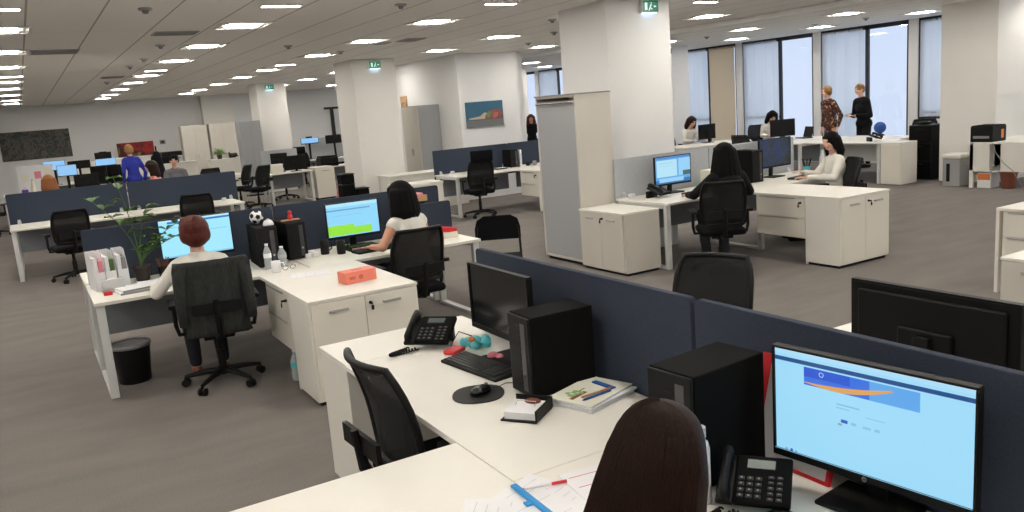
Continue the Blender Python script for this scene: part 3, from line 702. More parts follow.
# items
ART_TOP = [(0, 0, 1, 1, 0), (0, .955, 1, 1, 1), (0, .885, 1, .925, 2), (.17, .70, .76, .87, 3), (.17, .78, .42, .87, 4), (.52, .70, .76, .87, 5), (.35, .585, .47, .60, 6), (.35, .555, .42, .565, 6), (.50, .53, .60, .537, 6),
 (.375, .43, .41, .46, 7), (.36, .40, .38, .42, 8), (.43, .43, .455, .455, 6), (.49, .43, .53, .45, 6), (.55, .43, .575, .455, 6), (.06, .01, .075, .03, 8), (.09, .01, .105, .035, 7), (.12, .01, .13, .03, 8), (0, 0, 1, .006, 6)]
SC = [emis('screen_pale_blue', (.34, .70, .93), 1), emis('screen_tab_bar', (.42, .72, .92), 1), emis('screen_menu_blue', (.015, .075, .25), 1), emis('screen_banner', (.035, .16, .72), 1), emis('screen_banner_deep', (.015, .09, .62), 1), emis('screen_banner_foot', (.11, .38, .82), 1), emis('screen_text', (.24, .52, .74), 1), emis('screen_icon_blue', (.02, .10, .5), 1), emis('screen_icon_grey', (.25, .35, .45), 1), emis('screen_orange', (.72, .36, .10), 1)]
m2 = monitor('large monitor showing a pale blue web page beside the near black phone', 1.868, 1.362, -1.45, ART_TOP, SC, W=.585, H=.345, zc=.085, tilt=0, logo=True)
dsp = [c for c in m2.children if c.name.startswith('display')][0]
bm = bm_(); iw, ih = .585-.016, .345-.030; zz = .107   # orange swoosh and star ring in the banner
N = 24; top_ = []; bot = []
for i in range(N+1):
    u = i/N; xx = -iw/2+iw*(.18+.46*u); zc_ = zz+ih*(.735-.02*math.sin(u*PI)+.10*u*u); th_ = ih*.022*(math.sin(u*PI*.92)+.12)
    top_.append(bm.verts.new((xx, -.0135, zc_+th_))); bot.append(bm.verts.new((xx, -.0135, zc_-th_)))
for i in range(N): bm.faces.new((bot[i], bot[i+1], top_[i+1], top_[i]))
obj('banner_swoosh', bm, SC[9], dsp)
bm = bm_()
for k in range(12):
    a = k*PI/6; px, pz = -iw/2+iw*.275+.0065*math.cos(a), zz+ih*.835+.0065*math.sin(a); bm.faces.new([bm.verts.new((px+dx, -.0137, pz+dz)) for dx, dz in ((-.0012, -.0012), (.0012, -.0012), (.0012, .0012), (-.0012, .0012))])
obj('star_ring', bm, emis('screen_stars', (.6, .75, .85), 1), dsp)
monitor('switched-off black monitor behind the keyboard on the near desk', 1.80, 3.26, -R90, None, W=.555, H=.325, zc=.12)
mo = monitor('large black monitor seen from behind over the near divider', 2.62, 1.655, R90, None, W=.62, H=.36, zc=.09)
pc_tower('black computer tower standing beside the switched-off monitor', 1.785, 2.80, -R90-.03, W=.175, D=.30, H=.345)
pc_tower('black computer tower against the divider behind the brown-haired woman', 1.72, 1.82, -R90+.09, W=.185, D=.32, H=.37)
phone('black desk phone with curled cord beyond the near keyboard', 1.67, 3.78, -.78)
ph2 = phone('black desk phone between the brown hair and the lit monitor', 1.675, 1.60, -.92); ph2.scale = (.86,)*3
keyboard('black keyboard in front of the switched-off monitor', 1.665, 3.25, -R90+.12)
keyboard('black keyboard under the large lit monitor', 1.60, 1.28, -R90)
bm = bm_(); pts = [(math.cos(a)*(.105+.012*math.cos(2*a)), math.sin(a)*(.115)) for a in [2*PI*k/28 for k in range(28)]]; prism(bm, pts, 0, .005)
o = obj('mouse_pad', bm, 'black', None, .001, loc=(1.49, 2.945, .74), rot=(0, 0, .3)); tag(o, 'rounded black mouse pad on the near white desk', 'mouse pad')
mouse('black mouse resting on the rounded mouse pad', 1.50, 2.94, -R90+.2, z=.745)
mouse('black mouse beside the base of the lit monitor', 1.62, 1.00, -R90)
# note holder: black wedge tray with white slips
t = thing('note_holder', 'black desk tray holding white note slips and a red clip', 'note holder', (1.525, 2.615, .74), -.95)
bm = bm_(); box(bm, -.075, -.085, 0, .075, .085, .006); box(bm, .070, -.085, .006, .078, .085, .05); box(bm, -.078, .08, .006, .078, .087, .05); obj('tray', bm, 'black', t, .002)
bm = bm_(); box(bm, -.066, -.07, .006, .060, .07, .034, rot=(0, 0, .05)); obj('note_slips', bm, 'paper', t, .001)
bm = bm_(); ell(bm, (.01, .045, .040), (.035, .022, .010), nu=12, nv=8); obj('red_clip', bm, 'brown', t, smooth=True)
bm = bm_(); tube(bm, [(-.045, .0, .036), (-.045, .02, .048), (.035, .02, .048), (.035, 0, .036)], .0015, 6); obj('wire_clip', bm, 'chrome', t)
# magazine stack
import itertools
for i, (dx, dy, a, th, m, lb) in enumerate(((0, 0, .08, .012, 'paper', 'white booklet at the bottom of the magazine stack'), (.006, -.004, .03, .010, 'paper', 'glossy white booklet second in the magazine stack'), (-.004, .006, .11, .009, 'papery', 'cream magazine with a green tree print topping the stack'))):
    t = thing('magazine', lb, 'magazine', (1.82+dx, 2.585+dy, .74+[0, .0125, .023][i]), a-1.35)
    obj('pages', B(-.105, -.145, .0008, .105, .145, th-.001), 'paper', t, .002)
    obj('cover', B(-.107, -.147, th-.0009, .107, .147, th), m, t)
    if i == 2:
        bm = bm_(); 
        for k in range(9): a_ = k*.7; ell(bm, (-.035+.028*math.cos(a_)*(.4+.6*(k % 2)), -.06+.028*math.sin(a_), th+.0002), (.012, .012, .0006), nu=8, nv=4)
        obj('tree_print', bm, 'greenl', t)
        bm = bm_(); box(bm, -.039, -.032, th, -.033, .01, th+.0005); box(bm, -.02, -.12, th, .0, -.02, th+.0004); obj('print_band', bm, 'brown', t)
def pen(label, x, y, z, rz, m, m2='paper', L=.14):
    t = thing('pen', label, 'pen', (x, y, z), rz); r = .0045
    bm = bm_(); cyl(bm, (-L/2, 0, r), (L/2-.02, 0, r), r, n=10); obj('barrel', bm, m2, t); bm = bm_(); cyl(bm, (L/2-.05, 0, r), (L/2, 0, r), r*1.15, n=10); obj('cap', bm, m, t)
    bm = bm_(); cyl(bm, (-L/2-.012, 0, r), (-L/2, 0, r), .001, r*.9, 10); obj('tip', bm, m, t)
pen('blue pen lying across the magazine stack', 1.80, 2.52, .7725, .12, 'blue', 'blue')
pen('brown pencil lying beside the blue pen on the magazines', 1.815, 2.545, .7725, .05, 'orange', 'wood')
bm = bm_(); box(bm, -.012, -.06, 0, .012, .06, .006); o = obj('ruler', bm, 'blue', None, .001, loc=(1.89, 2.60, .7725), rot=(0, 0, .1)); tag(o, 'short blue ruler on the edge of the magazine stack', 'ruler')
# bits behind the keyboard
t = thing('snack_pouch', 'turquoise and orange crumpled pouch behind the near keyboard', 'pouch', (1.80, 3.52, .74))
bm = bm_(); random.seed(3)
for k in range(9): ell(bm, (random.uniform(-.05, .05), random.uniform(-.07, .07), random.uniform(.02, .05)), (.03, .03, .022), (random.random(), random.random(), 0), nu=8, nv=6)
remesh('pouch_body', bm, 'teal', t, .008, 1); bm = bm_(); ell(bm, (-.03, .0, .06), (.02, .025, .012), nu=8, nv=6); ell(bm, (-.045, -.045, .045), (.012, .014, .008), nu=8, nv=6); obj('orange_print', bm, 'orange', t)
bm = bm_(); box(bm, -.05, -.035, 0, .05, .035, .022); o = obj('snack_packet', bm, 'red', None, .006, loc=(1.69, 3.56, .74), rot=(0, 0, .5)); tag(o, 'flat red packet lying between phone and keyboard', 'packet')
bm = bm_(); tube(bm, [(0, 0, .004), (.05, .08, .01), (.10, .10, .05), (.16, .06, .02), (.2, .1, .004)], .003, 6); o = obj('cable', bm, 'black', None, loc=(1.70, 3.62, .742)); tag(o, 'thin black cable curling behind the near phone', 'cable')
bm = bm_(); ell(bm, (0, 0, .018), (.03, .022, .018), nu=12, nv=8); ell(bm, (.02, -.03, .014), (.02, .02, .014), nu=12, nv=8); o = obj('sweet_wrapper', bm, 'pink', None, loc=(1.78, 3.33, .74)); tag(o, 'small pink wrapper at the rear edge of the keyboard', 'wrapper')
# papers in front of the woman
def sheet(label, x, y, rz, w_=.21, h_=.297, m='paper', z=.7402, lines=6, th=.0012, cat='paper sheet', name='paper_sheet', ink='ink'):
    t = thing(name, label, cat, (x, y, z), rz); obj('sheet', B(-w_/2, -h_/2, 0, w_/2, h_/2, th), m, t)
    if lines:
        bm = bm_()
        for k in range(lines): yy = h_/2-.04-k*(h_-.08)/max(1, lines); box(bm, -w_/2+.02, yy-.0016, th, w_/2-.02-.05*((k*7) % 3)/3, yy+.0016, th+.0003)
        obj('printed_lines', bm, ink, t)
    return t
sheet('printed white sheet under the red pen on the near desk', 1.21, 1.99, .35)
sheet('printed white sheet at the edge of the side desk under the blue folder', 1.06, 1.97, .9, z=.7418)
sheet('white sheet with red lines half under the brown hair', 1.40, 1.93, -.15, z=.7432, ink='red', lines=3)
sheet('white sheet beside the blue folder showing a grey box print', 1.16, 1.87, .2, z=.7446, lines=2)
pen('red capped pen lying on the papers near the brown hair', 1.243, 2.05, .7462, -.29, 'red')
t = thing('document_folder', 'blue edged document folder lying on the near papers', 'folder', (1.158, 1.995, .7462), -1.62)
obj('folder_cover', B(-.12, -.011, 0, .12, .011, .009), 'bluef', t, .003); obj('elastic_tab', B(.0, -.03, 0, .025, .0, .006), 'bluef', t, .001)
# upright red folder behind the monitor, bottle
t = thing('document_box', 'red and white upright file folder wedged behind the lit monitor', 'folder', (1.90, 1.69, .74), 0)
bm = bm_(); box(bm, -.008, -.18, 0, .008, .14, .012); box(bm, -.009, .10, .012, .009, .14, .34); box(bm, -.008, -.18, .012, .008, -.166, .33); obj('red_edges', bm, 'red', t, .001, rot=(0, .26, 0))
obj('white_cover', B(-.006, -.166, .012, .006, .126, .33), 'paper', t, 0, rot=(0, .26, 0))
t = thing('spray_bottle', 'slim white bottle standing between brown hair and tower', 'bottle', (1.555, 1.675, .74))
bm = bm_(); lathe(bm, [(.019, 0), (.022, .005), (.022, .17), (.017, .19), (.010, .195), (.010, .205)], n=18); obj('bottle_body', bm, 'paper', t, smooth=True)
bm = bm_(); lathe(bm, [(.012, .205), (.012, .235), (.006, .24)], n=14); obj('bottle_cap', bm, 'steel', t)
bm = bm_(); tube(bm, [(1.62, 1.50, .745), (1.66, 1.45, .75), (1.70, 1.36, .745), (1.69, 1.28, .745)], .004, 6); o = obj('cable', bm, 'black'); tag(o, 'black cable looping behind the phone under the lit monitor', 'cable')
chair('empty black mesh chair pulled up to the near desk corner', 1.31, 3.0, -R90+.04)
chair('black mesh chair beyond the near divider seen from behind', 3.05, 3.28, R90+.42)
# foreground woman ---------------------------------------------------
pw, hc, Rh = person('person with long dark brown hair seen from behind at the nearest desk', 1.01, 1.305, -R90-.10, hair='h_brown', top='c_white', skin='skinl', sleeves='short', lean=.05, headpitch=-.25, hands=((-.12, .46, .79), (.16, .42, .79)), voxel=.008, hair_len=.42, scale=.945, hair_w=1.18, flare=1.45, hair_smooth=16)
# long loose strands over the hair shell
random.seed(11); bm = bm_(); mt = Matrix.Translation(hc) @ Rh.to_4x4()
from mathutils.bvhtree import BVHTree
hm = [c for c in pw.children if c.name.startswith('hair')][0].data; bvh = BVHTree.FromPolygons([v.co for v in hm.vertices], [tuple(p.vertices) for p in hm.polygons])
for k in range(2200):
    ph = random.uniform(-.12, 1.12)*PI+PI   # around the back and sides
    r0 = random.uniform(.05, .5); L = .40+random.uniform(-.06, .03); wv = random.uniform(0, 6.28); pts = []
    for j in range(9):
        s = j/8
        if s < .45:
            th = r0+(PI/2-r0)*(s/.45); rr = 1.03+random.uniform(-.012, .012); p = Vector((.090*rr*math.sin(th)*math.cos(ph), -.020+.104*rr*math.sin(th)*math.sin(ph), .030+.098*rr*math.cos(th)))
        else:
            q = (s-.45)/.55; sp = 1.0+.32*math.sin(q*1.9); p = Vector((.091*sp*math.cos(ph), -.020+.104*(1+.15*math.sin(q*2.2))*math.sin(ph), .030-(L-.02)*q)); p.x += .005*math.sin(wv+q*5); p.y += .005*math.cos(wv*1.7+q*4)
        q0 = mt @ Vector((p.x*1.35, p.y*1.1-.02, p.z*1.1+.01)); hit = bvh.find_nearest(q0)
        pts.append(hit[0]+hit[1]*random.uniform(.0005, .003))
    tube(bm, pts, [.0013]*8+[.0005], 3)
o = obj('hair_strands', bm, 'h_brown', pw, smooth=True)
chair('black office chair under the nearest brown-haired woman', 1.0, 1.28, -R90-.1)
# ================================================================== MIDDLE ROW (man and woman with white tops)
yF, yB = 6.57, 7.47
desk('white desk of the auburn-haired person with plant and paper stacks', 1.08, 7.02, 1.6, .9, 0, legs=('l',))
desk('white desk of the black-haired woman in a sleeveless white top', 2.69, 7.02, 1.6, .9, 0, legs=('r',))
desk('white desk behind the middle divider on its far side, pillar end', 2.69, 7.87, 1.6, .7, PI, legs=('l',), modesty=False)
desk('white desk behind the middle divider on its far side, aisle end', 1.08, 7.87, 1.6, .7, PI, legs=('r',), modesty=False)
t = thing('return_top', 'white side worktop with the salmon box between two seated people', 'desk', (1.87, 6.16, 0)); obj('desk_top', B(-.40, -.41, .715, .40, .41, .74), 'white', t, .002)
cupboard('white two-door cupboard facing the camera below the salmon box', 1.87, 5.52, .80, .46, .74, 0)
pedestal('white hanging drawer unit with key beside the man-sized jacketed chair', 1.70, 6.12, .64, .44, -R90, floor=True)
screen_panel('dark blue divider running behind the plant and green-lit monitor', .31, 7.50, 1.87, 7.50, .55, 1.187)
screen_panel('dark blue divider behind the two middle computer towers', 1.875, 7.50, 3.54, 7.50, .55, 1.187)
screen_panel('short low blue divider at the end of the middle desks', 3.02, 7.17, 3.50, 7.17, .74, 1.06, feet=False)
ART_M1 = [(0, 0, 1, 1, 0), (.12, .90, 1, .95, 1), (0, .96, 1, 1, 2), (.05, .78, .5, .80, 3), (.05, .55, .6, .57, 3), (.6, .62, .95, .64, 3), (0, .0, 1, .04, 3)]
S1 = [emis('screen_cyan', (.36, .80, .98), 1), emis('screen_line_blue', (.02, .16, .55), 1), emis('screen_top', (.55, .85, 1), 1), emis('screen_soft', (.25, .6, .85), 1)]
monitor('pale blue lit monitor in front of the auburn-haired person', 1.16, 7.28, 0, ART_M1, S1, W=.585, H=.345, zc=.125)
ART_M2 = [(0, 0, 1, 1, 0), (0, .90, 1, 1, 1), (.0, .78, .85, .82, 2), (.05, .62, .7, .63, 3), (.0, .03, .85, .25, 4), (.0, .14, .5, .34, 4), (.85, .1, 1, .5, 0)]
S2 = [emis('screen_aqua', (.28, .68, .95), 1), emis('screen_titlebar', (.45, .80, .95), 1), emis('screen_dusk', (.14, .35, .60), 1), emis('screen_grid', (.2, .5, .75), 1), emis('screen_lime', (.30, .78, .05), 1), emis('screen_lime2', (.18, .60, .10), 1)]
monitor('lit monitor with a lime green table in front of the black-haired woman', 2.53, 7.24, -.03, ART_M2, S2, W=.505, H=.33, zc=.095)
pc_tower('black computer tower holding the ball clock on the middle desks', 1.66, 7.10, -.05, H=.34, D=.40)
pc_tower('black computer tower holding a red figure on the middle desks', 1.93, 7.24, .05, H=.33, D=.38)
pc_tower('black computer tower under the wooden tray by the low divider', 3.16, 7.34, 0, H=.34, D=.28)
# things on the towers
t = thing('ball_ornament', 'black and white ball ornament on top of a computer tower', 'ornament', (1.66, 7.22, 1.08)); bm = bm_(); ell(bm, (0, 0, .058), .058, nu=20, nv=14); obj('ball', bm, 'paper', t, smooth=True)
bm = bm_()
for v in ((0, -1, .1), (.8, -.5, .3), (-.8, -.5, .3), (0, -.4, .9), (.5, -.6, -.6), (-.5, -.6, -.6), (.9, .4, -.2), (-.9, .4, -.2)):
    d = Vector(v).normalized(); cyl(bm, Vector((0, 0, .058))+d*.055, Vector((0, 0, .058))+d*.060, .022, .020, 5)
obj('black_patches', bm, 'black', t)
t = thing('white_bowl', 'small upturned white cup on the tower edge beside the ball', 'cup', (1.70, 7.00, 1.08)); bm = bm_(); lathe(bm, [(.045, 0), (.045, .012), (.036, .035), (.018, .048)], n=18); obj('cup_body', bm, 'paper', t, smooth=True); bm = bm_(); lathe(bm, [(.012, .047), (.014, .055)], n=12); obj('cup_foot', bm, 'paper', t)
t = thing('toy_figure', 'tiny red and orange figure on top of the second tower', 'figurine', (1.95, 7.22, 1.07)); bm = bm_(); ell(bm, (0, 0, .03), (.022, .018, .03), nu=10, nv=8); ell(bm, (0, 0, .07), .018, nu=10, nv=8); obj('figure_body', bm, 'red', t, smooth=True); bm = bm_(); box(bm, -.08, -.02, 0, .08, .03, .008); obj('figure_base', bm, 'wood', t)
t = thing('wooden_tray', 'shallow wooden box with red packets above the low blue divider', 'box', (3.14, 7.32, 1.08), -.02); bm = bm_()
box(bm, -.15, -.10, 0, .15, .10, .008); box(bm, -.15, -.10, .008, .15, -.09, .055); box(bm, -.15, .09, .008, .15, .10, .055); box(bm, -.15, -.09, .008, -.14, .09, .055); box(bm, .14, -.09, .008, .15, .09, .055); obj('tray_box', bm, 'wood', t)
bm = bm_(); box(bm, .0, -.07, .008, .12, .07, .075, rot=(0, 0, .1)); obj('red_packets', bm, 'pink', t, .006); bm = bm_(); box(bm, -.12, -.07, .008, -.03, .06, .068); obj('white_packets', bm, 'paper', t, .006)
# desk items
def bottle(label, x, y, z=.74, m='petclear', h=.21, cap='paper', r=.032, lab='bluef'):
    t = thing('water_bottle', label, 'bottle', (x, y, z)); bm = bm_(); lathe(bm, [(r*.8, 0), (r, .01), (r, h*.3), (r*.92, h*.36), (r, h*.42), (r, h*.66), (r*.5, h*.86), (r*.4, h*.9), (r*.4, h*.93)], n=16); obj('bottle_body', bm, m, t, smooth=True)
    bm = bm_(); lathe(bm, [(r*.46, h*.93), (r*.46, h)], n=14); obj('bottle_cap', bm, cap, t)
    if lab: bm = bm_(); lathe(bm, [(r*1.01, h*.44), (r*1.01, h*.62)], n=16); obj('bottle_label', bm, lab, t)
bottle('clear water bottle with white cap beside the ball-topped tower', 1.62, 6.84, lab='paper')
bottle('clear bottle standing just right of the capped water bottle', 1.74, 6.84, h=.17, r=.036, lab='greyfelt')
def mug(label, x, y, m, z=.74, h=.09, r=.038):
    t = thing('mug', label, 'mug', (x, y, z)); bm = bm_(); lathe(bm, [(r*.9, 0), (r, .004), (r, h), (r*.88, h), (r*.84, .01)], n=18); obj('mug_body', bm, m, t, smooth=True)
    bm = bm_(); tube(bm, [(r*.95, 0, h*.8), (r+.025, 0, h*.75), (r+.028, 0, h*.35), (r*.95, 0, h*.2)], .005, 6); obj('mug_handle', bm, m, t)
mug('white mug with a black side on the shared worktop', 1.625, 6.62, 'paper'); mug('tall black tumbler left of the green-lit monitor base', 2.19, 7.10, 'black', h=.13); mug('second black tumbler under the green-lit monitor', 2.30, 6.98, 'black', h=.12)
t = thing('eyeglasses', 'folded thin-framed glasses lying beside the white mug', 'glasses', (1.73, 6.62, .742), .3); bm = bm_()
for s in (-1, 1): tube(bm, [(s*.035+.025*math.cos(a), .0, .022+.018*math.sin(a)) for a in [k*PI/6 for k in range(12)]], .002, 5, close=True); 
tube(bm, [(-.01, 0, .024), (.01, 0, .024)], .002, 5); obj('lens_frames', bm, 'black', t); bm = bm_()
for s in (-1, 1): tube(bm, [(s*.06, 0, .024), (s*.062, .10, .018), (s*.06, .14, .003)], .002, 5)
obj('temples', bm, 'black', t)
sheet('lone white sheet lying on the shared worktop before the bottles', 1.80, 6.28, 1.35, z=.7402, lines=3)
t = thing('carton', 'salmon pink oblong carton on the shared white worktop', 'box', (1.975, 5.70, .74), .10); obj('carton_body', B(-.125, -.065, 0, .125, .065, .085), 'salmon', t, .002)
bm = bm_(); cyl(bm, (0, -.0655, .04), (0, -.0645, .04), .018, n=14); box(bm, -.09, -.0655, .03, -.045, -.0648, .05); box(bm, -.04, -.02, .085, .04, .02, .0855); obj('carton_print', bm, 'salmon2', t)
t = thing('paper_tray', 'low dark stand with pink cover below the green-lit monitor', 'stand', (2.52, 7.06, .74)); bm = bm_(); box(bm, -.13, -.08, .03, .13, .08, .04); box(bm, -.13, -.08, 0, -.12, .08, .03); box(bm, .12, -.08, 0, .13, .08, .03); obj('stand_body', bm, 'black', t); obj('pink_cover', B(-.12, -.082, .005, -.03, -.07, .026), 'pink', t)
keyboard('black keyboard under the forearms of the black-haired woman', 2.60, 6.88, .1); keyboard('black keyboard in front of the auburn-haired person', 1.10, 6.90, 0)
t = thing('tissue_pack', 'small white crumpled tissue pack behind the shared worktop', 'tissues', (2.05, 7.05, .74)); bm = bm_(); box(bm, -.06, -.03, 0, .06, .03, .04); ell(bm, (0, 0, .045), (.03, .02, .02), nu=8, nv=6); obj('pack', bm, 'paper', t, .008); obj('pack_seal', B(-.01, -.031, .005, .01, -.0301, .035), 'steel', t)
t = thing('document_box', 'red topped white box at the end of the woman\'s desk', 'box', (3.32, 6.93, .74), -.05); obj('box_body', B(-.09, -.06, 0, .09, .06, .055), 'papery', t, .003); bm = bm_(); box(bm, -.075, -.05, .055, .085, .05, .10, rot=(0, .18, 0)); obj('red_flap', bm, 'red', t, .003)
# left end: file holders, stacks, plant
def file_holder(label, x, y, rz, m, fill, z=.74):
    t = thing('magazine_file', label, 'file holder', (x, y, z), rz); bm = bm_(); w2, d, h = .038, .12, .30
    for sx in (-w2, w2-.003):
        a = [bm.verts.new((sx+q, py, pz)) for q in (0, .003) for py, pz in ((-d, 0), (d, 0), (d, h), (-d*.2, h), (-d, .15))]
        bm.faces.new(a[:5]); bm.faces.new(a[5:][::-1])
        for i in range(5): bm.faces.new((a[i], a[5+i], a[5+(i+1) % 5], a[(i+1) % 5]))
    box(bm, -w2+.003, d-.003, 0, w2-.003, d, h); box(bm, -w2+.003, -d, 0, w2-.003, -d+.003, .15); box(bm, -w2+.003, -d+.003, 0, w2-.003, d-.003, .003); obj('holder_shell', bm, m, t)
    bm = bm_(); box(bm, -w2+.006, -d+.01, .003, -.004, d-.006, .26); obj('papers', bm, 'paper', t); obj('folder', B(.0, -d+.01, .003, w2-.008, d-.006, .24), fill, t)
file_holder('pinkish white file holder at the outer desk corner', .36, 7.16, .15, 'paper', 'pink'); file_holder('white file holder with green folder, middle of the three', .445, 7.17, .12, 'paper', 'green'); file_holder('white file holder with grey folder nearest the plant', .54, 7.18, .05, 'paper', 'grey')
t = thing('tissue_box', 'clear box of white tissues before the three file holders', 'box', (.45, 6.97, .74), .05); obj('box_shell', B(-.08, -.05, 0, .08, .05, .10), 'petclear', t, .003); bm = bm_(); ell(bm, (0, 0, .06), (.06, .036, .05), nu=10, nv=8); obj('tissues', bm, 'c_white', t)
bm = bm_(); box(bm, -.03, -.02, 0, .03, .02, .03); o = obj('eraser_box', bm, 'red', None, .005, loc=(.40, 6.84, .74)); tag(o, 'tiny red box at the outer corner of the middle desks', 'box')
for i, (z_, w_, h_, a, lb) in enumerate(((.74, .24, .32, .12, 'thick white paper pad at the bottom of the corner stack'), (.7565, .22, .30, .2, 'white paper pad on top of the thick corner pad'))):
    t = thing('paper_pad', lb, 'paper', (.62, 6.86, z_), a+PI/2); obj('pad_pages', B(-w_/2, -h_/2, 0, w_/2, h_/2, .0155), 'paper', t, .001); obj('pad_spine', B(-w_/2-.003, -h_/2, 0, -w_/2, h_/2, .0158), 'grey', t)
t = thing('open_book', 'open white notebook behind the corner paper stack', 'book', (.76, 7.05, .74), .3); bm = bm_()
for s in (-1, 1): box(bm, s*.0 if s > 0 else -.12, -.08, .004, .12 if s > 0 else 0, .08, .016, rot=(0, -s*.08, 0), piv=(0, 0, .01))
obj('book_pages', bm, 'paper', t); obj('book_cover', B(-.125, -.085, 0, .125, .085, .004), 'c_navy', t)
t = thing('potted_plant', 'leafy green houseplant with tall stems behind the file holders', 'plant', (.70, 7.27, .74))
bm = bm_(); lathe(bm, [(.05, 0), (.07, .10), (.075, .13), (.066, .13), (.06, .11)], n=18); obj('plant_pot', bm, 'potd', t, smooth=True); bm = bm_(); lathe(bm, [(.062, .10), (.062, .115)], n=16); obj('soil', bm, 'soil', t)
random.seed(5); st = bm_(); lf = bm_()
def leaf(bm, p, d, L, W):
    d = d.normalized(); u = d.cross(Vector((0, 0, 1))); u = u.normalized() if u.length > .1 else Vector((1, 0, 0)); n = u.cross(d)
    c = [bm.verts.new(p+d*L*s-n*.12*L*(s*s)*2) for s in (0, .33, .66, 1)]; l = [bm.verts.new(p+d*L*s+u*W*k+n*.01) for s, k in ((.25, .8), (.55, .9))]; r = [bm.verts.new(p+d*L*s-u*W*k+n*.01) for s, k in ((.25, .8), (.55, .9))]
    for side in (l, r): bm.faces.new((c[0], side[0], c[1])); bm.faces.new((c[1], side[0], side[1], c[2])); bm.faces.new((c[2], side[1], c[3]))
for k, (ax, ay, hh) in enumerate(((-.10, -.02, .93), (-.28, -.04, .72), (.10, -.03, .60), (.30, -.04, .40), (.18, -.06, .26), (.34, -.05, .30))):
    hh *= .8; pts = [Vector((ax*s*s, ay*s*s, .11+hh*s)) for s in [j/8 for j in range(9)]]; tube(st, pts, [.006-.0005*j for j in range(9)], 6)
    for j in range(4, 9):
        for q in range(2):
            a = random.uniform(0, 6.28); leaf(lf, pts[j], Vector((math.cos(a), math.sin(a), random.uniform(.1, .8))), random.uniform(.08, .13), .030)
obj('stems', st, 'green', t); obj('leaves', lf, 'green', t)
t = thing('pen_cup', 'dark pen cup with many pens left of the blue monitor', 'pen holder', (.86, 7.22, .74)); bm = bm_(); lathe(bm, [(.04, 0), (.042, .1), (.037, .1), (.036, .01)], n=16); obj('cup', bm, 'black', t)
bm = bm_()
for k in range(8): a = k*.8; cyl(bm, (.015*math.cos(a), .015*math.sin(a), .02), (.05*math.cos(a), .05*math.sin(a), .17), .0035, n=6)
obj('pens', bm, 'brown', t)
t = thing('waste_bin', 'black waste bin on the carpet under the corner desk', 'bin', (.50, 6.98, 0)); bm = bm_(); lathe(bm, [(.115, 0), (.12, .01), (.145, .30), (.150, .31), (.140, .31), (.135, .29), (.11, .015)], n=28); obj('bin_body', bm, 'black', t, smooth=True)
bm = bm_(); lathe(bm, [(.150, .285), (.153, .31), (.145, .318), (.136, .30)], n=28); obj('bin_liner', bm, 'grey', t, smooth=True)
bottle('clear bottle on the floor tucked behind the middle cupboard', 1.53, 6.02, 0, h=.24, r=.04, lab='teal')
# people + chairs of the middle row
ch = chair('black chair draped with a charcoal jacket under the auburn-haired person', 1.07, 6.38, -.12)
bm = bm_(); nn = 24; rows = []
for j in range(15):
    v = j/14; row = []
    for i in range(nn+1):
        u = -1+2*i/nn; wd = .255*(1-.08*v)+.015*math.sin(j*.9); z = 1.012-.57*v-.015*abs(u)**3*(1-v); yb = -.355+.10*v*.9+.055*u*u-.02+.007*math.sin(u*17+.6*math.sin(v*4))
        row.append(bm.verts.new((wd*u, yb-.012, z)))
    rows.append(row)
for j in range(14):
    for i in range(nn): bm.faces.new((rows[j][i], rows[j][i+1], rows[j+1][i+1], rows[j+1][i]))
fr = [bm.verts.new((v.co.x*.97, v.co.y+.075, 1.005)) for v in rows[0]]; fr2 = [bm.verts.new((v.co.x*.97, v.co.y+.09, .80)) for v in rows[0]]
for i in range(nn): bm.faces.new((rows[0][i+1], rows[0][i], fr[i], fr[i+1])); bm.faces.new((fr[i+1], fr[i], fr2[i], fr2[i+1]))
o = obj('draped_jacket', bm, 'jacket', ch, smooth=True); sm = o.modifiers.new('s', 'SOLIDIFY'); sm.thickness = .012
for s in (-1, 1): bm = bm_(); tube(bm, [(s*.19, -.33, .97), (s*.225, -.33, .90), (s*.235, -.31, .70), (s*.23, -.29, .55)], [.035, .045, .04, .035], 10); obj('jacket_sleeve', bm, 'jacket', ch, smooth=True)
person('person with short auburn hair and white shirt facing the blue monitor', 1.02, 6.46, -.06, hair='h_red', hairstyle='short', hair_w=1.34, scale=.95, headpitch=-.15, top='c_white', skin='skinl', lean=.02, hands=((-.34, .30, .80), (.16, .42, .79)), elbows=((-.34, -.02, .80), (.28, .10, .78)), voxel=.009, footdy=-.15, shoes='brown')
chair('black mesh chair under the woman in the sleeveless white top', 2.69, 6.40, -.02)
person('person with black shoulder-length hair in a sleeveless white blouse', 2.80, 6.52, .30, hair='h_dark', top='c_white', skin='skin', sleeves='cap', lean=.10, hair_len=.21, hair_w=1.2, hands=((-.20, .36, .79), (.08, .40, .79)), elbows=((-.30, .05, .82), (.27, .12, .80)), voxel=.009, scale=1.0, headyaw=.1)
visitor_chair('black four-legged visitor chair at the end of the middle desks', 3.86, 6.92, 2.6)
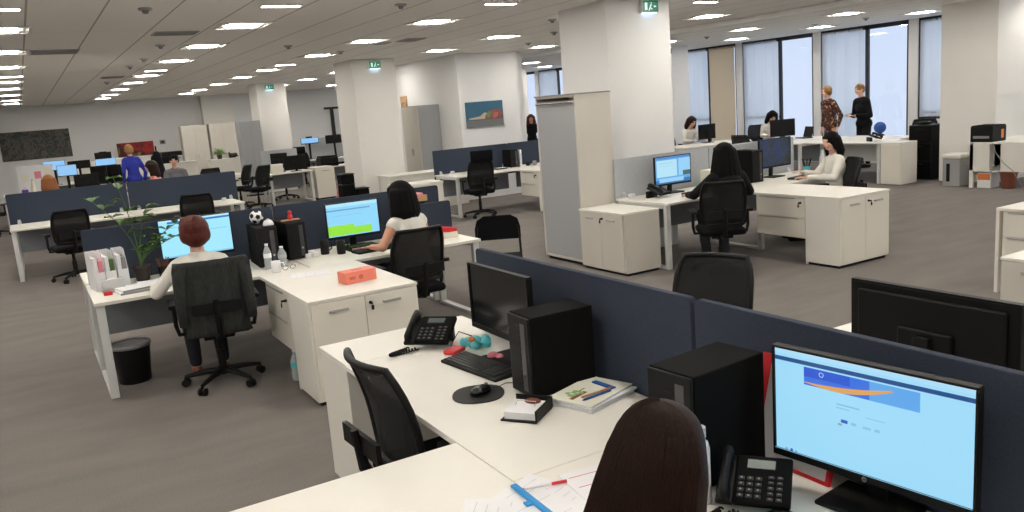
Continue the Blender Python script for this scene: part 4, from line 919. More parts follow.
# ================================================================== LEFT ROW BEHIND (two empty chairs)
desk('long empty white desk with the chair beside the potted plant', .50, 13.72, 1.6, .9, 0, legs=('l',))
desk('empty white desk behind the divider-end chair, right half', 2.11, 13.72, 1.6, .9, 0, legs=('r',))
desk('white desk on the far side of the back-left divider, aisle end', .50, 14.72, 1.6, .8, PI, legs=('l', 'r')); desk('white desk on the far side of the back-left divider, pillar end', 2.11, 14.72, 1.6, .8, PI, legs=('l', 'r'))
screen_panel('dark blue divider behind the plant-side empty chair', -.30, 14.24, 1.34, 14.24, .6, 1.187); screen_panel('dark blue divider behind the empty chair above the blue monitor', 1.35, 14.24, 3.02, 14.24, .6, 1.187)
chair('empty black mesh chair at the long desk beyond the plant', .40, 12.75, .12); chair('empty black mesh chair seen above the blue-lit monitor', 2.12, 12.95, -.1)
t = thing('desk_stand', 'tiny white stand at the right end of the empty back desk', 'stand', (2.72, 13.9, .74)); obj('stand_body', B(-.03, -.03, 0, .03, .03, .05), 'paper', t, .003); obj('stand_card', B(-.02, -.032, .01, .02, -.0301, .045), 'ink', t)
# ================================================================== RIGHT BLOCK (woman in black, woman in white by the grey dividers)
cupboard('white low cupboard standing beside the tall grey cabinet', 5.63, 7.28, .81, .50, .69, -R90, mb='cream', mf='cream')
t = thing('tall_cabinet', 'tall white cabinet with grey roller shutter front against the big pillar', 'cabinet', (5.70, 8.14, 0), -R90)
obj('plinth', B(-.39, -.22, 0, .39, .25, .04), 'black', t)
bm = bm_(); box(bm, -.415, -.25, .04, -.39, .25, 1.98); box(bm, .39, -.25, .04, .415, .25, 1.98); box(bm, -.39, .23, .04, .39, .25, 1.98); box(bm, -.39, -.25, 1.955, .39, .23, 1.98); box(bm, -.39, -.25, .04, .39, .23, .065); obj('cabinet_body', bm, 'cream', t, .002)
obj('roller_shutter', B(-.388, -.245, .07, .388, -.235, 1.92), 'greyl', t)
bm = bm_(); tube(bm, [(-.39, -.255, 1.90), (.39, -.255, 1.90)], .018, 10); obj('shutter_bar', bm, 'chrome', t); obj('cabinet_lid', B(-.42, -.27, 1.98, .42, .255, 1.995), 'grey', t, .004)
desk('white desk of the woman in black beside the low cupboard', 6.67, 7.22, 1.52, .9, 0, legs=('l', 'r')); desk('white desk of the white-bloused woman with the dark picture monitor', 8.22, 7.22, 1.56, .9, 0, legs=('r',))
t = thing('return_top', 'white side worktop over drawers in front of the black-clad woman', 'desk', (7.43, 6.32, 0)); obj('desk_top', B(-.40, -.445, .715, .40, .445, .74), 'white', t, .002)
cupboard('white two-door cupboard jutting out beside the woman in black', 7.43, 5.65, .80, .44, .74, 0)
pedestal('white hanging drawer unit with key beside the woman in black', 7.26, 6.22, .68, .44, -R90)
screen_panel('light grey felt divider against the big pillar behind the lit monitor', 5.93, 7.71, 7.43, 7.71, .55, 1.20, 'greyfelt'); screen_panel('light grey felt divider behind the dark picture monitor', 7.44, 7.71, 9.0, 7.71, .55, 1.20, 'greyfelt')
ART_M3 = [(0, 0, 1, 1, 0), (.0, .92, 1, 1, 1), (.04, .25, .62, .88, 2), (.08, .75, .5, .77, 3), (.08, .65, .56, .66, 3), (.66, .25, 1, .9, 4), (0, 0, 1, .14, 5), (.1, .05, .8, .2, 4), (.78, .25, 1, .42, 6)]
S3 = [emis('screen_sea', (.10, .38, .75), 1), emis('screen_bar3', (.08, .25, .6), 1), emis('screen_pale3', (.45, .75, .9), 1), emis('screen_text3', (.25, .55, .8), 1), emis('screen_sky3', (.30, .62, .9), 1), emis('screen_deep3', (.03, .16, .4), 1), emis('screen_hill', (.06, .12, .12), 1)]
monitor('lit monitor with a blue lake wallpaper by the grey divider', 6.61, 7.45, .0, ART_M3, S3, W=.56, H=.345, zc=.10)
m4m = picture_mat('screen_dark_art', [(.006, .008, .008), (.014, .018, .012), (.006, .018, .07), (.03, .022, .016)], 9, 1.5, emit=1.0)
monitor('dark screened monitor facing the camera beside the black-clad woman', 8.32, 7.42, .06, None, [m4m], W=.62, H=.37, zc=.13)
phone('black desk phone by the grey divider on the pillar-side desk', 6.22, 7.30, .3, cord=False)
keyboard('black keyboard under the lake wallpaper monitor', 6.72, 7.12, 0); keyboard('black keyboard on the desk of the white-bloused woman', 8.35, 7.02, .2)
t = thing('desk_stand', 'tiny white stand at the outer end of the grey divider desk', 'stand', (6.05, 7.55, .74)); obj('stand_body', B(-.03, -.03, 0, .03, .03, .05), 'paper', t, .003); obj('stand_card', B(-.02, -.032, .01, .02, -.0301, .045), 'ink', t)
t = thing('parcel', 'pale box standing on the desk left of the woman in black', 'box', (7.2, 7.40, .74), .1); obj('parcel_body', B(-.13, -.08, 0, .13, .08, .22), 'papery', t, .004); obj('parcel_flap', B(-.13, -.082, .14, .13, -.0801, .22), 'paper', t)
t = thing('fruit_pack', 'small orange and brown packet beside the lit lake monitor', 'packet', (7.02, 7.30, .74)); bm = bm_(); ell(bm, (0, 0, .045), (.06, .04, .045), nu=10, nv=8); obj('pack', bm, 'orange', t, smooth=True); bm = bm_(); ell(bm, (.06, -.02, .03), (.04, .03, .03), nu=10, nv=8); obj('pack_top', bm, 'wood', t, smooth=True)
pc_tower('black computer tower behind the woman in black near the dark monitor', 7.76, 7.38, 0, H=.40, W=.19)
t = thing('pen_cup', 'teal mug of pens beside the dark picture monitor', 'pen holder', (8.72, 7.25, .74)); bm = bm_(); lathe(bm, [(.04, 0), (.042, .1), (.037, .1), (.036, .01)], n=16); obj('cup', bm, 'teal', t)
bm = bm_()
for k in range(8): a = k*.8; cyl(bm, (.015*math.cos(a), .015*math.sin(a), .02), (.06*math.cos(a), .06*math.sin(a), .2), .004, n=6)
obj('pens', bm, 'black', t)
bottle('tall white bottle between the pens and the white-bloused woman', 8.90, 7.15, m='steel', h=.30, r=.038, lab=None)
chair('black office chair of the long-haired woman dressed in black', 6.22, 6.30, -.62)
person('person with long black hair dressed in black, back to the camera', 6.42, 6.36, -.30, hair='h_dark', top='c_black', legs='c_navy', skin='skinl', lean=.08, hair_len=.38, hair_w=1.2, flare=1.3, hands=((-.30, .42, .79), (.14, .42, .79)), elbows=((-.36, .10, .82), (.30, .10, .80)), shoes='brown', footdy=-.1, voxel=.011)
chair('black office chair behind the woman in the white blouse', 8.22, 6.47, 1.05)
person('person with shoulder-length dark hair and white blouse seen in profile', 8.50, 6.66, 1.05, hair='h_dark', top='c_white', skin='skinl', lean=.03, hair_len=.22, hair_w=1.08, headyaw=.35, headpitch=-.15, hands=((-.05, .42, .80), (.10, .40, .86)), elbows=((-.26, .10, .79), (.26, .12, .79)), voxel=.010, scale=.97)
# cabinets at the right edge of the view
cupboard('low cream cupboard cut by the picture edge below the drawers', 5.63, 2.54, .80, .48, .70, -R90, mb='cream', mf='cream')
t = thing('return_top', 'white desk end with two drawers cut by the picture edge', 'desk', (7.48, 3.30, 0)); obj('desk_top', B(-.41, -.6, .715, .42, .6, .74), 'white', t, .002); obj('side_panel', B(-.41, .57, 0, .42, .6, .715), 'white', t, .002); obj('side_panel', B(-.41, -.6, 0, .42, -.57, .715), 'white', t, .002)
pedestal('white double drawer unit under the desk end at the picture edge', 7.32, 3.52, .66, .48, -R90)
# ================================================================== BENCHES BY THE WINDOWS
def bench(label, x, y, L, D, rz, legs, **k): return desk(label, x, y, L, D, rz, legs=legs, **k)
t = thing('desk_end_cabinet', 'white slab-sided cabinet closing the window desk row by the black cabinet', 'cabinet', (13.46, 9.17, 0)); obj('cabinet_body', B(-.23, -.2, 0, .23, .2, .74), 'white', t, .003); obj('cabinet_door', B(-.242, -.19, .04, -.2305, .19, .70), 'white_front', t, .002)
bench('white window-side desk above a pale modesty panel by the black cabinet', 13.6, 10.18, 1.6, .8, -R90, ('r',), mm='steel')
bench('white window-side desk with the slim white post leg', 13.42, 11.79, 1.6, .8, -R90, ('l', 'r'))
bench('white rear desk by the windows under the blue globe chair', 14.45, 10.35, 1.55, .85, R90, ('l', 'r')); bench('white rear desk by the windows behind the standing women', 14.35, 12.0, 1.6, .85, R90, ('l', 'r'))
bench('white desk across the aisle in front of the red-brown-haired seated woman', 13.0, 13.55, 2.0, .8, 0, ('l', 'r'))
screen_panel('pale grey divider in front of the red-brown-haired woman\'s desk', 12.0, 13.12, 14.0, 13.12, .0, .72, 'greyfelt', feet=False)
t = thing('black_cabinet', 'black metal cabinet between window desks and the wide pillar', 'cabinet', (14.10, 9.05, 0), -R90); obj('cabinet_body', B(-.22, -.2, .02, .22, .25, .99), 'black', t, .004); obj('plinth', B(-.20, -.18, 0, .20, .23, .02), 'grey', t)
for k in range(3):
    d = obj('drawer', B(-.21, -.215, .05+k*.31, .21, -.2005, .345+k*.31), 'blackm', t, .002); handle_bar(d, -.06, .06, .30+k*.31, -.215, 'black')
t = thing('flat_parcel', 'flat dark bag lying on top of the black metal cabinet', 'bag', (14.1, 9.1, .99), .2); bm = bm_(); ell(bm, (0, 0, .03), (.16, .12, .03), nu=14, nv=8); obj('bag_body', bm, 'c_black', t, smooth=True); bm = bm_(); tube(bm, [(-.12, 0, .03), (0, -.1, .055), (.12, 0, .03)], .008, 6); obj('bag_strap', bm, 'grey', t)
monitor('black monitor back beside the red-brown-haired seated woman', 13.25, 13.75, PI, None, W=.50, H=.33, zc=.08)
monitor('black monitor back beside the dark-haired woman at the windows', 14.1, 12.35, -R90-2.0, None, W=.55, H=.36, zc=.06)
phone('black phone on the white desk by the blue globe', 13.55, 9.75, 1.0, cord=False)
t = thing('laptop', 'small open black laptop on the window desk near the standing women', 'laptop', (14.3, 11.95, .74), -1.9); obj('laptop_base', B(-.16, -.11, 0, .16, .11, .018), 'black', t, .003); obj('laptop_lid', B(-.16, .10, .018, .16, .112, .24, rot=(-.25, 0, 0)), 'black', t, .003)
t = thing('blue_globe', 'shiny blue ball on the desk before the bright window', 'ball', (14.80, 10.5, .74)); bm = bm_(); ell(bm, (0, 0, .16), .115, nu=20, nv=14); obj('ball', bm, mat('shiny_blue', (.01, .07, .30), .15), t, smooth=True); bm = bm_(); lathe(bm, [(.09, 0), (.08, .02), (.03, .045)], n=18); obj('ball_stand', bm, 'black', t)
chair('black office chair against the window behind the blue ball', 15.45, 9.95, 2.2); chair('black office chair behind the red-brown-haired seated woman', 13.35, 14.85, PI+.3); chair('black office chair left of the bent dark-haired woman', 14.9, 13.75, 2.4)
chair('black office chair under the desk edge behind the white-bloused woman', 12.3, 11.6, -R90)
person('person with short reddish hair in a brown patterned dress, standing', 15.45, 12.18, 1.35, 'stand', hair='h_blond', hairstyle='short', top=mat('patterned_dress', (.10, .03, .02), .8), legs=None, skin='skinl', sleeves='long', dress=True, scale=1.03)
_pm = bpy.data.materials['patterned_dress']; _nt = _pm.node_tree; _b = _nt.nodes['Principled BSDF']; _tx = _nt.nodes.new('ShaderNodeTexCoord'); _v = _nt.nodes.new('ShaderNodeTexVoronoi'); _v.inputs['Scale'].default_value = 22
_r = _nt.nodes.new('ShaderNodeValToRGB'); _r.color_ramp.elements[0].position = .25; _r.color_ramp.elements[0].color = (.42, .30, .16, 1); _r.color_ramp.elements[1].position = .38; _r.color_ramp.elements[1].color = (.075, .018, .012, 1)
_nt.links.new(_tx.outputs['Object'], _v.inputs['Vector']); _nt.links.new(_v.outputs['Distance'], _r.inputs[0]); _nt.links.new(_r.outputs[0], _b.inputs['Base Color'])
person('person with fair cropped hair in black clothes, standing with joined hands', 15.5, 11.38, 1.35, 'stand', hair='h_blond', hairstyle='crop', top='c_black', legs='c_black', skin='skinl', sleeves='long', hands=((-.05, .34, 1.10), (.05, .34, 1.12)), elbows=((-.24, .05, 1.08), (.24, .05, 1.08)), scale=1.03)
person('person with dark hair bent over a window-side desk in white', 14.75, 13.3, 2.6, hair='h_dark', top='c_white', skin='skinl', lean=.16, headpitch=-.5, hair_len=.26)
person('person with red-brown hair and white shirt behind the far pillar', 13.25, 14.35, PI-.1, hair='h_brown', top='c_white', skin='skinl', lean=.10, headpitch=-.3, hair_len=.18)
bpy.data.objects
# printer corner at the wide pillar
t = thing('printer_table', 'white open-sided table carrying the black printer', 'table', (13.9, 7.46, 0)); obj('table_top', B(-.62, -.62, .715, .80, .32, .74), 'white', t, .002); obj('side_panel', B(-.62, .0, .28, -.60, .32, .715), 'white', t, .002); obj('leg', B(-.62, .26, 0, -.58, .32, .715), 'white', t)
obj('leg', B(-.62, -.62, 0, -.58, -.56, .715), 'white', t); obj('leg', B(.74, -.62, 0, .80, -.56, .715), 'white', t); obj('back_panel', B(-.58, .29, .20, .78, .31, .715), 'white', t); obj('shelf', B(-.60, -.1, .26, .2, .30, .28), 'white', t); obj('side_panel', B(-.62, -.56, .28, -.60, -.18, .715), 'white', t)
t = thing('printer', 'black desktop printer with an orange corner on the white table', 'printer', (13.50, 7.62, .74)); obj('printer_body', B(-.20, -.19, 0, .20, .17, .25), 'black', t, .012); obj('printer_lid', B(-.19, -.18, .25, .19, .16, .265), 'blackm', t, .004); obj('orange_mark', B(.05, -.1925, .05, .12, -.1905, .19), 'orange', t); obj('output_tray', B(-.206, -.14, .06, -.2005, .12, .10), 'grey', t)
bm = bm_(); tube(bm, [(13.27, 7.40, .735), (13.24, 7.35, .6), (13.22, 7.2, .42), (13.22, 7.05, .3), (13.3, 6.95, .05), (13.4, 6.9, .012)], .007, 6); o = obj('cable', bm, 'grey'); tag(o, 'grey cable hanging diagonally from the printer table', 'cable')
t = thing('shredder', 'grey document shredder with white rounded lid beside the pillar', 'shredder', (13.48, 8.12, 0)); obj('bin_body', B(-.15, -.15, 0, .15, .15, .46), 'copier', t, .01); obj('shredder_lid', B(-.17, -.17, .46, .17, .18, .55), 'white', t, .03); obj('bin_window', B(-.155, .02, .08, -.1505, .08, .38), 'black', t)
t = thing('paper_carton', 'white carton with orange print on the floor under the printer table', 'box', (13.42, 7.56, 0)); obj('carton_body', B(-.1, -.11, 0, .16, .11, .245), 'paper', t, .003); obj('carton_print', B(-.1025, -.1, .13, -.1003, .1, .235), 'orange', t)
t = thing('basket', 'red-brown wicker basket on the floor under the printer table', 'basket', (13.42, 7.22, 0)); bm = bm_(); lathe(bm, [(.09, 0), (.095, .01), (.125, .24), (.13, .25), (.115, .25), (.085, .02)], n=24); obj('basket_body', bm, 'brown', t); bm = bm_(); tube(bm, [(.128*math.cos(a), .128*math.sin(a), .25) for a in [k*PI/10 for k in range(20)]], .010, 6, close=True); obj('basket_rim', bm, 'brown', t)
# ================================================================== CENTRE-BACK BLOCK
desk('white desk with the headrest chair by the blue back dividers', 7.30, 13.42, 1.58, .9, 0, legs=('l',)); desk('white desk with the short black tower behind the tall grey cabinet', 8.90, 13.42, 1.58, .9, 0, legs=('r',))
screen_panel('dark blue divider behind the headrest chair under the beach picture', 6.52, 13.89, 8.12, 13.89, .6, 1.187); screen_panel('dark blue divider right of the headrest chair, next to the tall cabinet', 8.13, 13.89, 9.7, 13.89, .6, 1.187)
t = thing('return_top', 'white side worktop over drawers left of the tall grey cabinet', 'desk', (8.15, 12.6, 0)); obj('desk_top', B(-.40, -.365, .715, .40, .365, .74), 'white', t, .002)
cupboard('white cupboard partly hidden behind the tall grey cabinet', 8.15, 12.02, .80, .43, .74, 0); pedestal('white hanging drawers seen just left of the tall grey cabinet', 7.98, 12.57, .6, .44, -R90)
chair('black chair with headrest at the blue divided desk below the beach picture', 6.86, 12.82, -.25, head=True)
pc_tower('small black computer tower on the desk below the beach picture', 8.02, 13.62, 0, H=.34, D=.3)
t = thing('paper_pad', 'small black tray on the desk beside the headrest chair', 'tray', (7.72, 13.5, .74)); obj('tray_base', B(-.11, -.07, 0, .11, .07, .02), 'black', t, .002); obj('tray_paper', B(-.10, -.06, .02, .10, .06, .026), 'paper', t)
t = thing('upright_binder', 'white binder leaning beside the small black tower', 'binder', (8.17, 13.60, .74)); obj('binder_cover', B(-.025, -.12, 0, .025, .12, .32), 'paper', t, .003); obj('binder_spine', B(-.02, -.123, .05, .02, -.1201, .26), 'ink', t)
mug('dark mug on the desk left of the tall grey cabinet', 8.42, 13.4, 'grey'); mug('small black mug next to the white binder', 8.33, 13.5, 'black', h=.07)
t = thing('desk_stand', 'tiny white stand at the open end of the headrest chair\'s desk', 'stand', (6.75, 13.6, .74)); obj('stand_body', B(-.03, -.03, 0, .03, .03, .06), 'paper', t, .003); obj('stand_card', B(-.02, -.032, .01, .02, -.0301, .045), 'ink', t)
t = thing('low_cabinet', 'white low cabinet behind the black-haired woman\'s head', 'cabinet', (5.85, 13.3, 0)); obj('cabinet_body', B(-.42, -.25, 0, .42, .25, .66), 'white', t, .003); obj('cabinet_top', B(-.43, -.26, .66, .43, .26, .70), 'white', t, .003)
t = thing('low_cabinet', 'second white low cabinet against the picture wall by the lockers', 'cabinet', (6.9, 15.25, 0)); obj('cabinet_body', B(-.85, -.3, 0, .85, .3, .70), 'white', t, .003); obj('cabinet_top', B(-.86, -.31, .70, .86, .31, .73), 'white', t, .003)
def picture(label, x0, x1, z0, z1, y, m, fr='grey', depth=.03):
    t = thing('picture', label, 'picture', ((x0+x1)/2, y, (z0+z1)/2)); a, b = (x1-x0)/2, (z1-z0)/2
    obj('canvas', B(-a, -depth, -b, a, -.001, b), m, t, .002); return t
tp = picture('wall picture of a blue sky and green-red headland over sand', 8.07, 8.96, 1.50, 2.03, 15.4, mat('picture_sky', (.03, .12, .20), .6, noise=.25, nscale=4))
bm = bm_(); box(bm, -.445, -.0312, -.265, .445, -.0302, -.12); obj('painted_shore', bm, mat('painted_grey', (.16, .17, .17), .6), tp)
def flat(pts, y, n, m, par):
    bm = bm_(); bm.faces.new([bm.verts.new((px, y, pz)) for px, pz in pts]); obj(n, bm, m, par)
flat([(-.40, -.10), (.0, -.10), (.08, .02), (-.02, .03), (-.12, -.04), (-.38, -.07)], -.0320, 'painted_sand', mat('painted_sand', (.55, .42, .30), .6), tp)
flat([(.0, -.12), (.42, -.12), (.43, .05), (.30, .10), (.10, .07), (.0, -.04)], -.0325, 'painted_headland', mat('painted_headland', (.22, .10, .08), .6, noise=.5, nscale=9), tp)
flat([(.02, -.06), (.10, -.08), (.14, .02), (.08, .04)], -.0330, 'painted_green', mat('painted_green', (.10, .30, .10), .6), tp); flat([(.18, -.10), (.30, -.08), (.32, .02), (.22, .03)], -.0330, 'painted_red', mat('painted_red', (.55, .12, .12), .6, noise=.4, nscale=20), tp)
t = thing('locker', 'white and grey tall locker against the side of the picture wall', 'locker', (7.66, 16.8, 0), -R90)
obj('locker_body', B(-.42, -.22, .03, .42, .28, 2.05), 'greyl', t, .003); obj('plinth', B(-.40, -.2, 0, .40, .26, .03), 'black', t)
for s in (-1, 1):
    d = obj('door', B(-.415 if s < 0 else .002, -.235, .05, -.002 if s < 0 else .415, -.2205, 2.03), 'cream', t, .002); obj('handle', B(s*.03-.008, -.25, .98, s*.03+.008, -.2352, 1.12), 'grey_metal', d)
t = thing('hanging_frame', 'narrow gold patterned picture strip between pillar and locker', 'picture', (7.945, 18.2, 1.8)); obj('canvas', B(-.03, -.16, -.48, -.002, .16, .48), picture_mat('gold_brown_art', [(.25, .12, .04), (.6, .35, .12), (.15, .06, .03), (.5, .42, .3)], 8, 2), t); obj('frame_top', B(-.034, -.17, .36, 0, .17, .50), 'wood', t)
# person behind tall cabinet, in dark clothes near the core
person('person with auburn hair in dark clothes glimpsed beside the tall grey cabinet', 12.3, 19.6, 2.6, 'stand', hair='h_red', top='c_black', legs='c_black', skin='skin', hair_len=.25, voxel=.016, scale=.93)
# ================================================================== LOCKERS AND WALL AT THE BACK
def locker(label, x, y, W=.82, H=2.04, m='cream'):
    t = thing('locker', label, 'locker', (x, y, 0)); obj('locker_body', B(-W/2, -.2, .04, W/2, .25, H), m, t, .003); obj('plinth', B(-W/2+.02, -.18, 0, W/2-.02, .23, .04), 'black', t)
    for s in (-1, 1):
        d = obj('door', B(-W/2+.004 if s < 0 else .003, -.215, .06, -.003 if s < 0 else W/2-.004, -.2005, H-.02), m, t, .002); obj('handle', B(s*.04-.01, -.23, .95, s*.04+.01, -.2152, 1.10), 'grey_metal', d)
locker('pale two-door locker nearest the black printer on the back wall', 4.95, 28.7, .80); locker('pale two-door locker with the small plant below it, middle of three', 5.82, 28.7, .80)
locker('greyer two-door locker standing against the far pillar', 5.42, 23.1, .56, 2.02, 'greyl')
picture('large dark swirling painting on the far grey wall', -.52, 1.45, 1.36, 2.26, 30.5, picture_mat('dark_swirl_art', [(.010, .010, .010), (.03, .03, .028), (.10, .095, .08), (.012, .014, .014), (.05, .08, .08)], 1.6, 3.5))
picture('red and gold picture behind the person in royal blue', 2.78, 3.92, 1.18, 1.64, 30.5, picture_mat('red_gold_art', [(.35, .01, .01), (.45, .02, .02), (.03, .015, .01), (.55, .32, .08)], 1.3, 1.0))
t = thing('wall_switch', 'small dark switch plate on the wall beside the pale lockers', 'switch', (4.22, 30.5, 1.57)); obj('switch_plate', B(-.09, -.02, -.07, .09, 0, .07), 'grey', t, .004); obj('switch_key', B(-.04, -.026, -.03, .04, -.0202, .03), 'black', t)
# ================================================================== FAR LEFT DESKS
desk('white far desk with the dark monitor back in front of ginger hair', .85, 18.35, 1.6, .8, 0, ); desk('white far desk in front of the pink-shirted person', 2.46, 18.35, 1.6, .8, 0)
desk('white far desk under the two tilted monitors', 1.35, 20.6, 1.6, .8, 0); desk('white far desk under the lit square monitor', .3, 22.4, 1.6, .8, 0)
desk('white distant desk row end below the dark painting', 1.0, 25.3, 1.6, .8, 0, name='office_desk'); desk('white distant desk before the red and gold picture', 2.61, 25.3, 1.6, .8, 0)
S5 = [emis('screen_far_blue', (.28, .55, .88), 1)]
monitor('black monitor back nearest the ginger-haired head', 1.04, 18.35, PI, None, W=.45, H=.26, zc=.22)
monitor('pale grey tilted monitor back right of the black one', 1.43, 20.5, 2.2, None, W=.5, H=.40, zc=.14); monitor('black tilted monitor back beside the person in royal blue', 1.70, 20.5, 2.6, None, W=.42, H=.38, zc=.16)
monitor('small lit blue monitor on the far left desks', .88, 22.3, 0, [(0, 0, 1, 1, 0)], S5, W=.42, H=.27, zc=.31)
monitor('distant lit blue monitor directly below the dark painting', .72, 25.2, 0, [(0, 0, 1, 1, 0)], S5, W=.52, H=.27, zc=.37); monitor('distant lit blue monitor left of the royal blue person', 1.96, 25.2, 0, [(0, 0, 1, 1, 0)], S5, W=.52, H=.20, zc=.38)
monitor('distant black monitor back between the two lit screens', 1.32, 25.5, PI, None, W=.56, H=.22, zc=.36); monitor('black monitor stacked highest behind the distant lit screen', 2.02, 26.5, PI, None, W=.44, H=.20, zc=.02, base_z=1.25)
t = thing('low_cabinet', 'long waist-high white cabinet behind the distant monitors', 'cabinet', (2.2, 26.6, 0)); obj('cabinet_body', B(-1.05, -.25, .04, 1.05, .25, 1.22), 'white', t, .004); obj('cabinet_top', B(-1.06, -.26, 1.22, 1.06, .26, 1.25), 'white', t, .003); obj('plinth', B(-1.0, -.2, 0, 1.0, .2, .04), 'black', t)
t = thing('notice_board', 'white standing board with papers at the far left desks', 'board', (.22, 22.7, .74)); obj('board_panel', B(-.38, -.015, 0, .38, .015, .62), 'paper', t, .004); obj('board_feet', B(-.3, -.06, -.0, .3, .06, .012), 'grey', t)
for k, (a, m) in enumerate(((-.3, 'papery'), (-.02, 'pink'), (.2, 'papery'))): obj('pinned_note', B(a, -.018, .25+.06*k, a+.14, -.0155, .42+.06*k), m, t)
t = thing('toy_figure', 'yellow pointed ornament on the far left shelf', 'figurine', (.13, 22.3, .74)); bm = bm_(); lathe(bm, [(.06, 0), (.05, .1), (.012, .3)], n=12); obj('ornament_cone', bm, 'papery', t); bm = bm_(); ell(bm, (0, 0, .30), .02, nu=8, nv=6); obj('ornament_tip', bm, 'wood', t)
t = thing('gift_bag', 'small purple bag at the far left desk corner', 'bag', (-.05, 22.2, .74)); obj('bag_body', B(-.07, -.04, 0, .07, .04, .10), mat('purple', (.10, .03, .30), .6), t, .01); bm = bm_(); tube(bm, [(-.04, 0, .10), (0, 0, .15), (.04, 0, .10)], .005, 6); obj('bag_handle', bm, 'grey', t)
mug('black mug on the far left shelf beside the yellow ornament', .40, 22.3, 'black', h=.14, r=.06)
t = thing('low_cabinet', 'white side cabinet under the black multifunction printer', 'cabinet', (3.95, 26.0, 0)); obj('cabinet_body', B(-.45, -.3, 0, .45, .3, .97), 'white', t, .004); obj('cabinet_top', B(-.46, -.31, .97, .46, .31, 1.0), 'white', t)
t = thing('printer', 'black multifunction printer on the white side cabinet by the lockers', 'printer', (3.72, 26.0, 1.0)); obj('printer_body', B(-.24, -.22, 0, .22, .22, .20), 'black', t, .02); obj('scanner_lid', B(-.22, -.22, .205, .34, .22, .33), 'black', t, .02); obj('output_tray', B(.02, -.3, .12, .26, -.221, .15), 'grey', t)
chair('black office chair holding the ginger-haired person', .34, 17.0, .1); chair('black office chair back seen over the divider beside the lockers', 3.72, 20.5, 0.1)
chair('dark chair at the extreme left edge of the room', -.75, 20.6, -.3)
person('person with ginger hair sitting low behind the back-left divider', .36, 17.05, .1, hair='h_orange', top='c_grey', skin='skinl', hair_len=.22, voxel=.016, scale=.98)
person('person in royal blue standing at the far left desks', 2.18, 20.9, .3, 'stand', hair='h_blond', hairstyle='short', top='c_blue', legs='c_navy', skin='skinl', voxel=.016, scale=.97)
person('person with long brown hair in a pink top seated by the blue one', 2.22, 17.6, 1.2, hair='h_brown', top='c_pink', skin='skinl', hair_len=.26, voxel=.015, hands=((-.14, .42, .82), (.30, .48, .90)), scale=1.03)
person('person with cropped dark hair facing forward near the lockers', 2.80, 19.0, PI-.2, hair='h_dark', hairstyle='crop', top='c_grey', skin='skinl', voxel=.015, scale=1.06)
t = thing('coat', 'dark coat hanging from a stand behind the pink-shirted person', 'coat', (3.15, 24.2, 0)); bm = bm_(); cyl(bm, (0, 0, 0), (0, 0, 1.55), .02); lathe(bm, [(.2, 0), (.2, .02), (.03, .05)], n=16); obj('coat_stand', bm, 'black', t); bm = bm_(); capsule(bm, (0, 0, 1.32), (.05, 0, .75), .10, .14); capsule(bm, (-.10, 0, 1.25), (-.12, 0, .85), .06, .06); remesh('coat_cloth', bm, 'c_black', t, .02)
# ================================================================== DESKS BY THE FAR PILLAR
desk('white desk with the pale box and dark monitors near the far pillar', 5.42, 19.85, 1.05, .8, 0, legs=('l', 'r')); desk('white desk with a drawer stack left of the far pillar', 4.05, 21.3, 1.3, .8, 0, legs=('l',))
cupboard('white cupboard beside the far middle aisle chair', 4.35, 20.95, .5, .5, .70, 0)
t = thing('low_cabinet', 'white box cabinet topped by the little green plant before the lockers', 'cabinet', (5.02, 24.6, 0)); obj('cabinet_body', B(-.45, -.25, 0, .38, .25, 1.0), 'white', t, .004); obj('cabinet_top', B(-.46, -.26, 1.0, .39, .26, 1.03), 'white', t)
t = thing('potted_plant', 'small bushy green plant on the white box cabinet by lockers', 'plant', (4.84, 24.5, 1.03)); bm = bm_(); lathe(bm, [(.06, 0), (.08, .12), (.07, .12), (.06, .10)], n=14); obj('plant_pot', bm, 'potd', t); lf = bm_(); random.seed(9)
for k in range(40): a, b = random.uniform(0, 6.28), random.uniform(.2, 1.4); leaf(lf, Vector((0, 0, .12)), Vector((math.cos(a)*math.cos(b), math.sin(a)*math.cos(b), math.sin(b))), random.uniform(.18, .30), .03)
obj('leaves', lf, 'greenl', t)
phone('black phone on the white box cabinet next to the small plant', 5.20, 24.5, 0, z=1.03, cord=False)
monitor('dark monitor back standing behind the pale box, far desk', 5.30, 19.95, PI-.5, None, W=.40, H=.36, zc=.10); monitor('wide black monitor back on the far pillar desk', 5.62, 19.75, PI, None, W=.56, H=.34, zc=.04)
screen_panel('blue grey divider behind the far pillar desk monitors', 4.95, 20.3, 5.85, 20.3, .6, 1.27, 'greyfelt')
t = thing('carton', 'pale yellow box on the near corner of the far pillar desk', 'box', (5.12, 19.6, .74)); obj('carton_body', B(-.13, -.1, 0, .13, .1, .19), 'papery', t, .004); obj('carton_lid', B(-.135, -.105, .19, .135, .105, .22), 'paper', t)
t = thing('file_pile', 'green plastic pile left of the pale yellow box', 'file pile', (4.82, 19.95, .74)); obj('pile_body', B(-.1, -.1, 0, .05, .1, .09), 'greenl', t, .02); obj('pile_top', B(-.08, -.08, .09, .04, .08, .12), 'green', t, .01)
chair('black mesh aisle chair turned sideways by the far pillar desk', 4.55, 19.3, .6); chair('black chair behind the sideways aisle chair', 4.35, 20.2, .9); chair('black chair under the far desk with the wide monitor', 5.60, 20.75, 2.9)
t = thing('low_cabinet', 'white cupboard with a slot handle between far desk and middle pillar', 'cabinet', (6.25, 19.85, 0)); obj('cabinet_body', B(-.22, -.3, .04, .25, .3, .78), 'white_front', t, .004); obj('plinth', B(-.2, -.25, 0, .22, .25, .04), 'black', t); obj('handle', B(-.05, -.315, .68, .12, -.3005, .70), 'grey_metal', t)
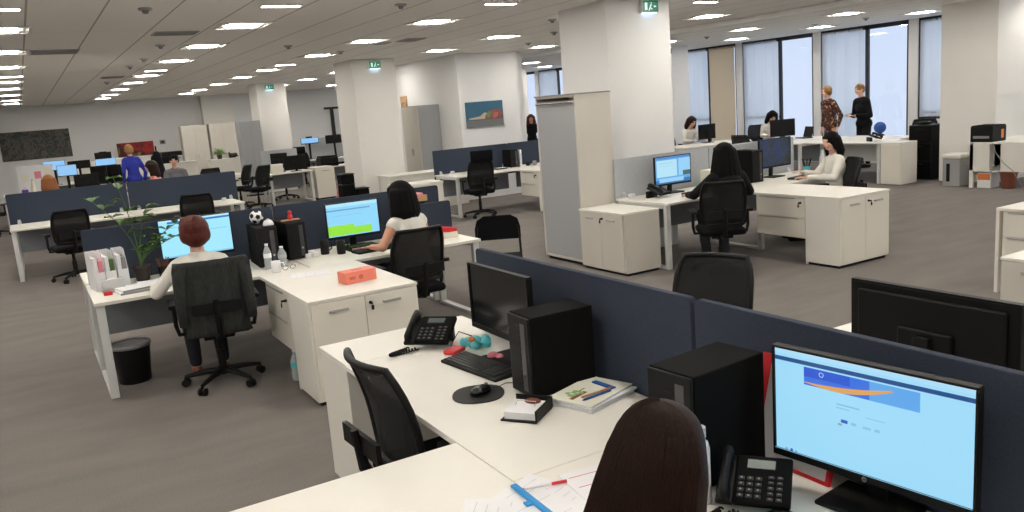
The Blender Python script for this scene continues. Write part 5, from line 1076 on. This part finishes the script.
desk('white desk holding black equipment beside the middle pillar', 6.95, 20.5, 1.3, .8, 0, legs=('r',))
t = thing('printer', 'black office printer on the desk beside the middle pillar', 'printer', (6.62, 20.4, .74)); obj('printer_body', B(-.22, -.2, 0, .24, .2, .22), 'black', t, .02); obj('printer_lid', B(-.2, -.18, .225, .2, .18, .27), 'black', t, .015); obj('output_tray', B(-.1, -.3, .04, .4, -.201, .09), 'blackm', t)
for k, (x, y, z_, s, lb) in enumerate(((5.38, 15.55, 0, .62, 'tall black box stacked before the middle pillar'), (5.65, 15.52, 0, .52, 'middle black box of the pile before the middle pillar'), (5.68, 15.15, 0, .36, 'lowest black box of the pile before the middle pillar'), (5.38, 15.55, .641, .18, 'black bag lying on the tallest black floor box'))):
    t = thing('black_box', lb, 'box', (x, y, z_)); obj('box_body', B(-.13, -.15, 0, .13, .15, s), 'blackm', t, .02); obj('box_lid', B(-.135, -.155, s, .135, .155, s+.02), 'black', t, .005)
t = thing('fire_extinguisher', 'red fire extinguisher standing behind the pile of black boxes', 'fire extinguisher', (5.92, 17.5, 0)); bm = bm_(); lathe(bm, [(.07, 0), (.075, .02), (.075, .36), (.05, .42), (.025, .45)], n=18); obj('cylinder', bm, 'red', t, smooth=True); bm = bm_(); cyl(bm, (0, 0, .45), (0, 0, .50), .02); box(bm, -.015, -.06, .49, .015, .02, .51); obj('valve', bm, 'black', t); bm = bm_(); tube(bm, [(.02, 0, .48), (.09, 0, .42), (.10, 0, .2)], .01, 6); obj('hose', bm, 'black', t)
screen_panel('grey felt divider far behind the middle pillar desks', 7.55, 25.2, 9.0, 25.2, .0, 1.36, 'greyfelt'); desk('distant white desk between the two exit-signed pillars', 7.75, 24.7, 1.6, .8, 0)
monitor('distant lit blue monitor between the two exit-signed pillars', 7.6, 24.85, 0, [(0, 0, 1, 1, 0)], S5, W=.55, H=.18, zc=.47); monitor('distant black monitor back right of the lit blue one', 8.35, 24.85, PI, None, W=.5, H=.26, zc=.42)
chair('distant black high-backed chair by the far exit-signed pillar', 7.1, 24.0, -.6, head=True)
